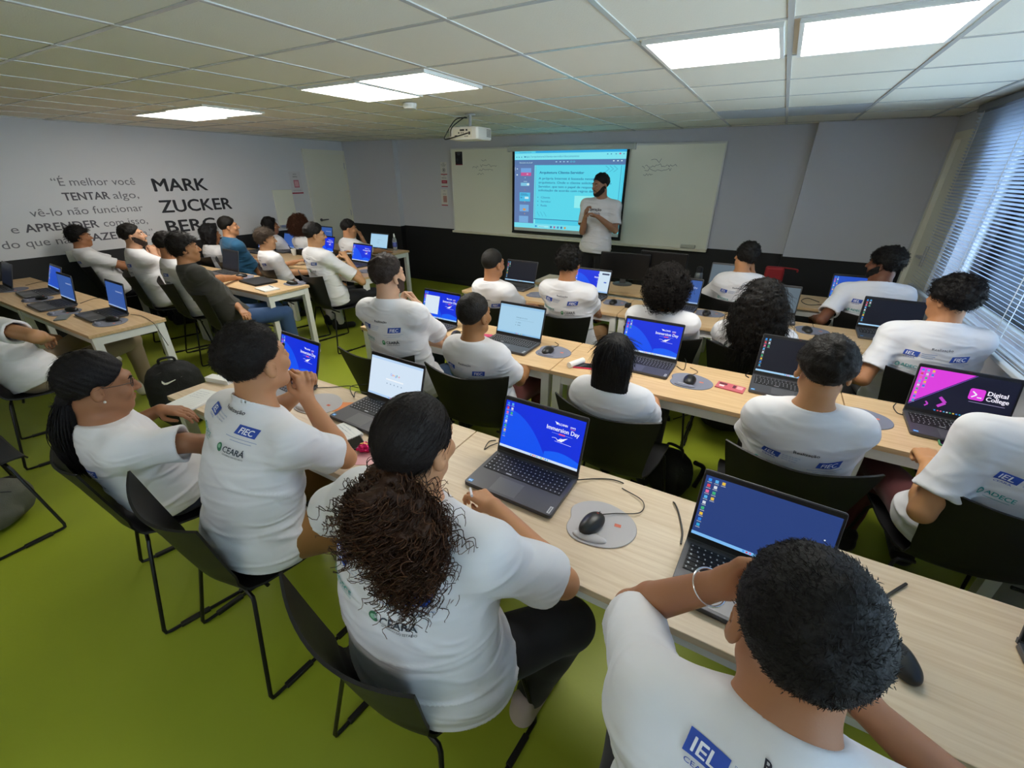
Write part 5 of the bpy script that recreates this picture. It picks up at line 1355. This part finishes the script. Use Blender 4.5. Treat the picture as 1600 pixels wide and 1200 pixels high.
        ho = mk('hair', fn, hlo, hhi, .005, HM); add_strands(ho, 5200, .035, .0007, .97, .10, down=A(0, -.85, -.5), K=4)
        bs = Hc+Rh@rt0*hk; cen = bs+A(0.048, -.030, -.088)
        core = lambda p: smin(ellip(p, cen, Rt, (.094, .052, .086)), ellip(p, bs+A(0.01, -.012, -.03), Rt, (.07, .045, .06)), .05)-.020*vnoise(p*22+seed)-.012*vnoise(p*55+seed)
        pm = mk('ponytail_mass', core, cen-.3, cen+.3, .006, brn, ho)
        me = pm.data; nv = len(me.vertices); co = np.empty(nv*3, np.float32); me.vertices.foreach_get('co', co); co = co.reshape(-1, 3); no = np.empty(nv*3, np.float32); me.vertices.foreach_get('normal', no); no = no.reshape(-1, 3)
        n = 6000; pk = RNG.integers(0, nv, n); t = np.linspace(0, 1, 26); base = co[pk]-no[pk]*.004
        L = .075*(.5+1.2*RNG.random(n)); tg_ = A(0, 0, -1)-no[pk]*(no[pk]@A(0, 0, -1))[:, None]; tg_ /= np.linalg.norm(tg_, axis=1, keepdims=True)+1e-9; dr = no[pk]*.08+tg_*.75+A(0, 0, -.4)+RNG.normal(0, .13, (n, 3)); dr /= np.linalg.norm(dr, axis=1, keepdims=True)
        u = np.cross(dr, A(.3, .5, .81)); u /= np.linalg.norm(u, axis=1, keepdims=True); w_ = np.cross(dr, u); ph = RNG.random((n, 1))*6.28; R2 = (.006+.007*RNG.random((n, 1)))*np.minimum(1, t*5)[None]
        an_ = ph+2*math.pi*(L/.030)[:, None]*t[None]
        pth = base[:, None]+dr[:, None]*L[:, None, None]*t[None, :, None]+R2[..., None]*(np.cos(an_)[..., None]*u[:, None]+np.sin(an_)[..., None]*w_[:, None])
        V, Q = strands(pth[:4200], .0016, .0008); arr_obj('curls', V, Q, brn, ho); V, Q = strands(pth[4200:], .0015, .0007); arr_obj('light_curls', V, Q, hair_mat('5A3A26', .5), ho)
    if cap:
        def fn(p):
            q = hl(p); d = smax(cap_d(q, .020), .035-q[:, 2]+.0*q[:, 1], .006); return smin(d, smax(ellip(q, A(0, .10, .045), rotm(0, -12), (.07, .085, .008)), -q[:, 1]+.05, .006), .008)*hk
        mk('cap', fn, hlo, hhi, .007, P('1C1A1E', .8))
    if beard:
        def fn(p):
            q = hl(p); q[:, 0] = np.abs(q[:, 0]); d = head_sdf(p)/hk-.0026-box_noise(q, 70, .0012)
            zt = np.interp(q[:, 1], [-.01, .02, .045, .065, .08, .09, .1], [-.005, -.014, -.034, -.052, -.074, -.086, -.088])
            d = smax(smax(d, q[:, 2]-zt, .006), -.012-q[:, 1], .006)
            d = smin(d, rcone(q, A(0, .094, -.054), A(.021, .084, -.060), .0062, .0045), .004); d = smin(d, rcone(q, A(.021, .084, -.060), A(.027, .076, -.085), .0045, .006), .004)
            return d*hk
        mk('beard', fn, Hc-.16, Hc+.16, .0046, hair_mat(beard, .7))
    if glasses:
        gl_ = MB()
        for s in (1, -1):
            gl_.tube([(s*.032+.021*math.cos(a), .100-.012*abs(s*.032+.021*math.cos(a))/.05, .002+.018*math.sin(a)) for a in [2*math.pi*i/20 for i in range(20)]], .0014, n=6, closed=True)
            gl_.tube([(s*.053, .092, .006), (s*.076, .05, .008), (s*.079, .0, .006)], .0012, n=6)
        gl_.tube([(-.011, .103, .004), (.011, .103, .004)], .0013, n=6)
        go = gl_.build('glasses', P('2A2420', .3), ground, True); go.matrix_local = Matrix.Translation(Vector(Hc-o0)) @ (Matrix(Rh.tolist())*hk).to_4x4()
    # shirt print, wrapped on the back
    if printed:
        me = so.data; nv = len(me.vertices); co = np.empty(nv*3, np.float32); me.vertices.foreach_get('co', co); co = co.reshape(-1, 3).astype(float); nf = len(me.polygons); qd = np.empty(nf*4, np.int32); me.loops.foreach_get('vertex_index', qd)
        bv = BVHTree.FromPolygons(co.tolist(), qd.reshape(-1, 4).tolist())
        f = Flat(); bl, tl, dk_, gn, g2 = P('2C4FB0'), P('3FA09C'), P('3C4450'), P('3E7A58'), P('8A9AC0')
        near = h < .0072; sg = 1 if printed is True else -1; c = 1 if sg == 1 else -1
        if sg < 0:
            f.text('geração', -.10, -.17, .030, P('3A3A48'), 1, .03, 'L', .14); f.text('tech', -.04, -.21, .026, P('6A6A7A'), 1, .03, 'L', .07)
        else:
          f.text('Realização', -.035, -.085, .012, P('2A2A38'), 1, .02, 'L', .082)
          f.rect(-.135, -.078, -.128, -.102, bl, 0, 5, 2, .25); f.text('IEL', -.124, -.123, .0165, P('F0F2FA'), 2, .03, 'L', .036, shear=.2); f.text('CEARÁ', -.130, -.138, .006, bl, 1, .01, 'L', .044)
          for k, wd in enumerate((.058, .052, .046)): f.text('Escola de Aceleração'[:18-2*k], -.066, -.108-.009*k, .0050, g2, 1, 0, 'L', wd) if near else f.rect(-.066, -.066+wd, -.108-.009*k, -.1055-.009*k, g2, 0, 4)
          f.rect(.045, .118, -.137, -.109, bl, 0, 6, 2, .25); f.text('FIEC', .060, -.132, .0175, P('F0F2FA'), 2, .03, 'L', .050, shear=.2)
          for k, wd in enumerate((.11, .075)): f.rect(.02+.02*k, .02+.02*k+wd, -.149-.009*k, -.1475-.009*k, g2, 0, 6)
          f.ring(-.142, -.180, .011, .004, tl, 0, 12); f.ring(-.139, -.183, .006, .003, P('7CC0B0'), 1, 10); f.text('ADECE', -.126, -.187, .0155, tl, 1, .03, 'L', .072)
          f.rect(-.126, -.06, -.197, -.1955, tl, 0, 4)
          f.disc(.012, -.190, .011, gn, 0, 14, .014); f.disc(.012, -.187, .006, P('8FC0A0'), 1, 10); f.text('CEARÁ', .030, -.197, .0165, dk_, 1, .035, 'L', .074)
          f.text('GOVERNO DO ESTADO', .030, -.208, .0055, dk_, 1, .01, 'L', .074) if near else f.rect(.03, .10, -.208, -.2055, dk_, 0, 4)
        lean = lace+.05
        def mp(u, v, hh):
            u, v = u*ps, v*ps; v2 = v+lean; o_ = Nk+tr*u*c*(.6+.4*g)+su*v2*(1.05)-tf*.6*c-o0
            r_ = bv.ray_cast(Vector(o_), Vector(tf*c))
            if r_[0] is None or r_[3] > .75: return None
            n_ = r_[1]; 
            if n_.dot(Vector(tf*c)) > 0: n_ = -n_
            return tuple(r_[0]+n_*(.0022+hh*.8))
        f.build('shirt_print', so, mp)
    if necklace:
        nk_ = MB(); R3 = .060*(.6+.4*g); c0 = Nk+su*.022
        nk_.tube([tuple(c0+tr*R3*math.cos(a)+tf*R3*math.sin(a)-su*.006*math.sin(a)-o0) for a in [2*math.pi*i/28 for i in range(28)]], .0016, n=6, closed=True); nk_.build('necklace', P(necklace, .3), ground, True)
    if extra: extra(ground, B, o0, Hc, Rh)
    return ground

# ------------------------------------------------------------------ the people, their chairs
def seated(label, u, v, y, hipd=(0, -.05), yaw=0, hyaw=0, ch=None, cdeg=None, coff=(0, 0), hipz=.55, **k):
    Hc = at_y(u, v, y); R_ = rotm(yaw)
    hip = Hc*A(1, 1, 0)+R_@A(hipd[0], hipd[1], 0)+A(0, 0, hipz)
    person(label, Hc, hip, yaw, hyaw, **k)
    if ch: chair(hip[0]+coff[0], hip[1]+.02+coff[1], cdeg if cdeg is not None else yaw, ch)
def arm(wrist, hint=None, elbow=None, **k):
    d = dict(wrist=np.array(wrist, float), **k)
    if hint is not None: d['hint'] = A(*hint)
    if elbow is not None: d['elbow'] = np.array(elbow, float)
    return d

# ---- row nearest the camera
def bracelet(g, B, o0, Hc, Rh):
    W = B.arm[1][2]; d = nrm(B.arm[1][2]-B.arm[1][1]); c = W-d*.035; u = nrm(np.cross(d, A(0, 0, 1))); w_ = np.cross(d, u)
    MB().tube([tuple(c+.033*(math.cos(a)*u+math.sin(a)*w_)-o0) for a in [2*math.pi*i/28 for i in range(28)]], .0022, n=6, closed=True).build('bracelet', mat('silver', (.8, .8, .8), .25, metal=1), g, True)
seated('person seen from above with cropped black hair and silver bracelet, closest to the camera', 1250, 988, .53, (-.04, -.22), 3, 5, 'black shell chair under the person with the bracelet',
       hpitch=-16, arms=(arm(at_z(1352, 1105, 1.02), (1, -.2, -.5), dir=A(-.5, .6, .4), curl=30), arm(at_z(1128, 912, 1.13), elbow=at_z(985, 948, .84), dir=A(.8, .1, .5), palm=A(.1, -.9, .2), curl=30)),
       skin='A87452', hair=('fade', '0E0C0C'), h=.0055, trousers='1A1A1E', extra=bracelet, hk=.97, girth=1.0, lace=.035, ps=.85, neckoff=(0, -.05, .06), sh_w=0.15)
def pen_in_hand(g, B, o0, Hc, Rh):
    W = B.arm[0][2]+A(-.09, .0, .0)-o0
    MB().tube([tuple(W+A(.03, -.035, .045)), tuple(W+A(-.035, .045, -.01))], .0042, n=8).build('pen', P('E8E6EE', .4), g, True)
seated('woman with long curly brown ponytail and white tee, back turned', 653, 692, .60, (.0, -.03), 0, 0, 'black shell chair under the woman with the curly ponytail', coff=(-.05, 0), cdeg=-6,
       arms=(arm(at_z(772, 792, .82), elbow=at_z(880, 910, .80), dir=A(-.9, .25, .05), palm=A(-.2, .1, -.9), curl=(38, 42, 48, 55), thumb=.6), arm(at_z(640, 790, .8), (-1, -.3, -.5))),
       skin='C08A62', hair=('curlypony', '1A1412'), h=.0055, trousers='101013', legs=dict(kr=A(-.27, .86, .51), ar=A(-.38, .82, .1)), girth=1.34, extra=pen_in_hand, hpitch=-4, lace=-.03, mid=-.03, shoe='B8A8A0', hk=0.89)
hm = at_y(470, 600, .89)
seated('young man in white tee resting his chin on clasped fists, seen from behind', 400, 563, .73, (-.04, -.15), -2, 6, 'black shell chair under the man resting on clasped fists', coff=(-.03, 0), cdeg=-4, hpitch=4,
       arms=(arm(hm+A(.05, -.02, -.05), elbow=at_z(540, 716, .80), dir=A(-.35, .25, .9), palm=A(-.9, -.1, .1), curl=68, thumb=.5), arm(hm+A(-.05, .02, -.06), elbow=at_z(430, 640, .80), dir=A(.35, .15, .9), palm=A(.9, -.2, .1), curl=68, thumb=.5)),
       skin='BC8660', hair=('short', '171210'), h=.0055, trousers='8A6230', legs=dict(kr=A(-1.06, .90, .54), ar=A(-1.08, .98, .1)), lace=.045, shoe='22222A', girth=1.14)
def earring(g, B, o0, Hc, Rh):
    MB().ellipsoid(tuple(Hc+Rh@A(.082, .0, -.045)-o0), (.005,)*3, nu=8, nv=6).build('earring', P('E8E4DC', .2), g, True)
seated('woman with dark hair tied in a low ponytail, profile, at the first desk end', 155, 600, .49, (.02, .07), -14, -14, 'black shell chair under the woman with the low ponytail', coff=(-.03, 0), cdeg=-14, hpitch=-8,
       arms=(arm(A(-1.75, .80, .70), elbow=at_z(290, 692, .84)), arm(at_z(250, 640, .775), (-.6, -.4, -.4), dir=A(.9, .5, -.05), palm=A(0, 0, -1), curl=22)), armlen=.95,
       skin='9A6A4C', hair=('ponytail', '110E10'), h=.0058, trousers='1E2440', glasses=True, extra=earring, necklace='C8B890', lace=-.03, hk=.98, sleeve=.96)

# ---- second row
hb = at_y(641, 461, 1.93)
seated('bearded man in white tee with a hand on his chin', 607, 430, 1.78, (.02, .10), 4, -4, 'black shell chair behind the bearded man', coff=(-.1, -.04), cdeg=14, hpitch=6,
       arms=(arm(hb+A(.05, .01, -.06), elbow=at_z(690, 527, .77), dir=A(-.6, -.05, .8), palm=A(-.5, -.7, -.3), curl=72), arm(A(-1.75, 2.1, .76), (-1, -.2, -.3))),
       skin='C49A7C', hair=('short', '2A211C'), beard='3A2C24', h=.0068, trousers='28405E', girth=1.08, lace=-.03, hk=0.91)
seated('boy with cropped dark hair and a long neck in white tee', 742, 492, 1.80, (.0, .13), 0, -6, 'black shell chair behind the boy with cropped hair', coff=(-.03, -.03), cdeg=8, hpitch=2,
       skin='96683F', hair=('crop', '17130F'), h=.0066, trousers='5A2420', girth=0.82, lace=-.02, sh_w=0.142, hk=0.9)
seated('woman with long straight black hair', 961, 560, 1.75, (.0, .17), 0, 0, 'black shell chair behind the woman with straight black hair', coff=(.02, -.04), cdeg=-4,
       skin='B88460', hair=('straight', '0D0B0D'), h=.0066, trousers='24242A', girth=0.8, sh_w=0.135, lace=-.04, hk=0.86)
seated('man with thick dark hair at the spiral notepad, seen from behind', 1287, 578, 1.80, (.03, .13), 2, 4, 'black shell chair behind the man at the spiral notepad', coff=(-.04, -.05), cdeg=4, hpitch=-6,
       skin='B8865E', hair=('top', '17130F'), h=.0066, trousers='202024', girth=0.98, lace=-.06, necklace='D8D0C0', hk=0.95, sh_w=0.15)
person('person in white tee reaching a fist to the magenta laptop', A(.93, 1.86, 1.22), A(.88, 1.94, .55), 8, 10,
       arms=(arm(A(1.05, 2.17, .77), (.4, -.3, -.6)), arm(at_z(1452, 725, .79), elbow=at_z(1440, 800, .72), dir=A(.0, 1, .1), palm=A(.1, 0, -1), curl=70)), skin='BE8A5E', hair=('short', '1A1614'), h=.0066, trousers='4A1518', girth=.98, lace=-.05)
chair(.9, 1.97, 6, 'black shell chair under the person reaching to the magenta laptop')

# ---- third row
seated('man with shaved head in white tee, side desk end of the third row', 771, 412, 2.92, (.0, .16), -4, -12, 'black shell chair behind the man with shaved head', coff=(0, 0),
       skin='B07C58', hair=('buzz', '1C1916'), h=.0085, trousers='26262C', necklace='E8E4DC', lace=-.04, girth=0.85, hk=0.9, sh_w=0.135)
seated('man with bushy dark hair and broad back, in line with the speaker', 890, 411, 2.98, (.0, .14), 0, -2, 'black shell chair behind the man with bushy hair', coff=(-.03, 0),
       skin='A87450', hair=('curlytop', '15120F'), h=.0085, trousers='7A5830', girth=1.02, lace=-.01, hk=0.88, sh_w=0.155)
seated('person with a round mop of loose dark curls', 1042, 452, 2.88, (.0, .16), 0, 0, 'black shell chair behind the round mop of curls', coff=(.02, 0),
       skin='B07A54', hair=('mop', '1C1714'), h=.0085, trousers='222226', lace=-.02, hk=0.9)
seated('person with very long wavy black hair spreading over the back', 1191, 472, 2.92, (.0, .14), 0, 0, 'black shell chair behind the long wavy hair', coff=(.0, 0),
       skin='A87450', hair=('longwavy', '14110F'), h=.0085, trousers='222226', printed=False, girth=.95, hk=0.95)
seated('man with dense curly hair under the blind, looking to the side', 1484, 468, 3.08, (.02, .04), 4, 42, 'black shell chair behind the curly man under the blind', coff=(.03, 0),
       arms=(arm(A(1.05, 3.4, .62)), arm(A(.62, 3.28, .62), elbow=at_z(1348, 592, .74))), skin='B07A54', hair=('curlybig', '131010'), h=.0080, trousers='2A2A30', girth=1.12, lace=-.04, hk=0.86)

# ---- front row, speaker
hc_ = at_y(1165, 402, 4.2)
seated('curly haired man leaning his head on one hand, front row', 1165, 402, 4.2, (.02, .08), -4, 14, 'black shell chair behind the man leaning on one hand', coff=(-.05, 0), hroll=14, hpitch=-6,
       arms=(arm(hc_+A(.08, .06, -.14), elbow=hc_+A(.14, .22, -.36), dir=A(-.2, -.3, .9), palm=A(-.9, .2, 0), curl=35), arm(hc_+A(-.1, .3, -.44), (-1, -.3, -.4))), skin='B8825A', hair=('curlytop', '14110F'), h=.0090, trousers='202024', lace=-.03, hk=0.88, sh_w=0.14, girth=0.9)
seated('dark skinned man with beard turned sideways near the corner door', 1381, 413, 4.26, (.02, .04), 2, 62, 'black shell chair behind the man by the corner door', coff=(.0, 0),
       arms=(arm(A(1.05, 4.5, .62)), arm(A(.5, 4.38, .68), elbow=at_z(1284, 500, .76))), skin='6E442E', hair=('curlytop', '100E0D'), beard='0E0C0B', h=.0085, trousers='26262C', girth=1.18, lace=-.02, hk=0.92)
tc = at_y(938, 289, 5.42)
person('bearded speaker in white tee standing before the projection screen with raised hands', tc, A(tc[0]+.0, tc[1]+.02, .94), 183, 150, -6,
       arms=(arm(at_y(914, 341, 5.20), elbow=at_y(910, 362, 5.30), dir=A(.05, -.2, .9), palm=A(.8, .2, 0), curl=45), arm(at_y(935, 339, 5.16), elbow=at_y(961, 360, 5.40), dir=A(-.75, -.2, .35), palm=A(-.4, -.2, -.8), curl=40)),
       skin='A87A60', hair=('short', '171412'), beard='2A211D', h=.0085, standing=True, trousers='101014', printed='front', shoe='15151A', sh_w=.185, girth=1.0, hk=.97, neckoff=(.02, .01, .0))

# ---- side block by the quote wall
person('person in khaki trousers in the aisle cut by the picture edge, white tee', A(-4.22, .58, 1.17), A(-4.12, .68, .54), -12, -14,
       arms=(arm(at_y(74, 529, .86), elbow=at_y(56, 526, .66), curl=50), arm(at_y(66, 524, .92), (-1, 0, -.5), curl=50)), skin='C08E68', hair=('short', '17130F'), h=.0095, trousers='8A7A60', girth=1.05, legs=dict(kr=at_z(205, 532, .50), ar=at_z(232, 598, .10), kl=at_z(140, 520, .52), al=at_z(150, 560, .10)), shoe='D8D4CC')
chair(-4.13, .68, -12, 'black shell chair under the person in khaki trousers')
seated('youth with tousled dark hair leaning back near the quote wall', 125, 370, 1.95, (.0, .18), -12, -20, 'black shell chair under the youth near the quote wall', coff=(0, 0),
       skin='A26E4C', hair=('swept', '14100E'), h=.0095, trousers='26262C', girth=0.9, hpitch=2, hk=0.85)
hb = at_y(236, 390, 2.20)
seated('bearded man with clasped hands at his chin, side block', 208, 368, 2.06, (.0, .08), -14, -30, 'black shell chair under the bearded man with clasped hands', coff=(0, 0), hpitch=8,
       arms=(arm(hb+A(.05, .0, -.06), elbow=at_y(256, 414, 2.22), dir=A(-.2, .0, .9), palm=A(-.9, 0, 0), curl=60), arm(hb+A(-.04, .06, -.05), elbow=hb+A(-.12, .15, -.28), dir=A(.2, 0, .9), palm=A(.9, 0, 0), curl=60)),
       skin='C09070', hair=('short', '17130F'), beard='30241E', h=.0095, trousers='8A8468', girth=1.12, lace=-.02, hk=0.9)
seated('person in white tee and jeans half hidden by the man in dark tee', 264, 382, 2.06, (-.02, .10), -12, -24, 'black shell chair under the half hidden person in jeans', coff=(0, 0),
       skin='A87450', hair=('short', '1C1714'), h=.0095, trousers='34507A', hk=0.9)
seated('young man in dark olive tee and jeans, profile, hand on a mouse', 289, 388, 1.92, (.05, .20), -14, -22, 'black shell chair under the man in dark tee', coff=(0, 0), hpitch=3,
       arms=(arm(A(-3.98, 2.06, .66), elbow=at_z(358, 466, .70)), arm(at_z(366, 434, .775), (.2, -.5, -.6), palm=A(0, 0, -1), curl=18)),
       skin='B07C56', hair=('swept', '1A1512'), tee='33322C', printed=False, h=.0092, trousers='34507A', girth=1.0, hk=0.93)
seated('woman with loose black hair in white tee by the wall lettering', 330, 366, 3.06, (.0, .06), -10, -6, 'black shell chair under the woman by the wall lettering', coff=(0, 0),
       skin='A87450', hair=('bob', '121012'), h=.0100, trousers='26262C', girth=.95, lace=-.02, hk=0.9)
seated('man in blue tee with close-cut hair, profile', 358, 354, 3.02, (.0, .06), -12, -28, 'black shell chair under the man in blue tee', coff=(0, 0), hpitch=4,
       arms=(arm(A(-5.05, 3.4, .78), elbow=at_y(405, 428, 3.14)), None), skin='B8845E', hair=('fade', '17130F'), tee='1E5578', printed=False, h=.0095, trousers='34507A', girth=1.12, hk=0.87)
seated('boy with light brown tousled hair slouching, arm hanging', 416, 374, 2.92, (.02, .14), -16, -36, 'black shell chair under the slouching boy', coff=(0, 0), hpitch=0,
       arms=(arm(A(-4.2, 3.25, .64), elbow=at_y(460, 448, 3.0)), None), skin='C8966E', hair=('swept', '463A30'), h=.0092, trousers='D8D4D0', girth=0.82, hipz=.53, hk=0.85)
hb = at_y(542, 404, 3.28)
seated('student with glasses and thick dark fringe, side block aisle', 493, 367, 3.0, (.0, .08), -10, -34, 'black shell chair under the student with glasses', coff=(0, 0), hpitch=-2,
       arms=(arm(hb, elbow=at_y(566, 440, 3.2), dir=A(-.5, .1, .5), palm=A(-.6, .1, -.5), curl=50), arm(hb+A(-.16, .04, .0), (-.5, 0, -.8))), skin='C09068', hair=('top', '15110F'), glasses=True, h=.0088, trousers='15151A', lace=-.02, girth=1.0, hk=0.87)
seated('woman with dark shoulder-length hair facing the screen, frontmost side desk', 424, 353, 4.05, (.0, .10), -12, -36, 'black shell chair under the woman at the frontmost side desk', coff=(0, 0),
       skin='9A6A4A', hair=('bob', '14100F'), h=.0100, trousers='26262C', girth=.9, hk=0.88)
seated('person in a dark cap over reddish curls, frontmost side desk', 471, 354, 4.06, (.0, .10), -8, -14, 'black shell chair under the person in a cap', coff=(0, 0),
       skin='9A6A4A', hair=('mop', '4A2C1C'), cap=True, h=.0100, trousers='26262C', girth=.95, lace=-.02, hk=.92)
hb = at_y(562, 366, 4.24)
seated('young man resting his cheek on one hand, frontmost side desk', 546, 357, 4.12, (.0, .06), -14, -44, 'black shell chair under the young man resting his cheek', coff=(0, 0), hpitch=-4,
       arms=(arm(at_z(604, 393, .77), (.4, -.2, -.6), palm=A(0, 0, -1), curl=15), arm(hb+A(.0, .03, -.05), elbow=at_y(574, 392, 4.38), dir=A(-.4, -.1, .9), palm=A(-.8, -.2, 0), curl=50)),
       skin='B8845E', hair=('short', '14110F'), h=.0095, trousers='26262C', lace=-.02, hk=0.87)

# ---- empty chair with a bag below it, lower corner
pa, pb = at_z(108, 822, .01), at_z(48, 770, .01)
cx, cy = (pa[0]+pb[0])/2, (pa[1]+pb[1])/2
chair(cx-.0, cy-.235, math.degrees(math.atan2(pa[1]-pb[1], pa[0]-pb[0])), 'empty black shell chair with a grey bag beneath it')
backpack(cx-.12, cy-.22, 70, 'grey bag with a printed label under the empty chair', (.22, .13, .13), mat('bag_grey', lin((.36, .36, .32)), .85, bump=.2))
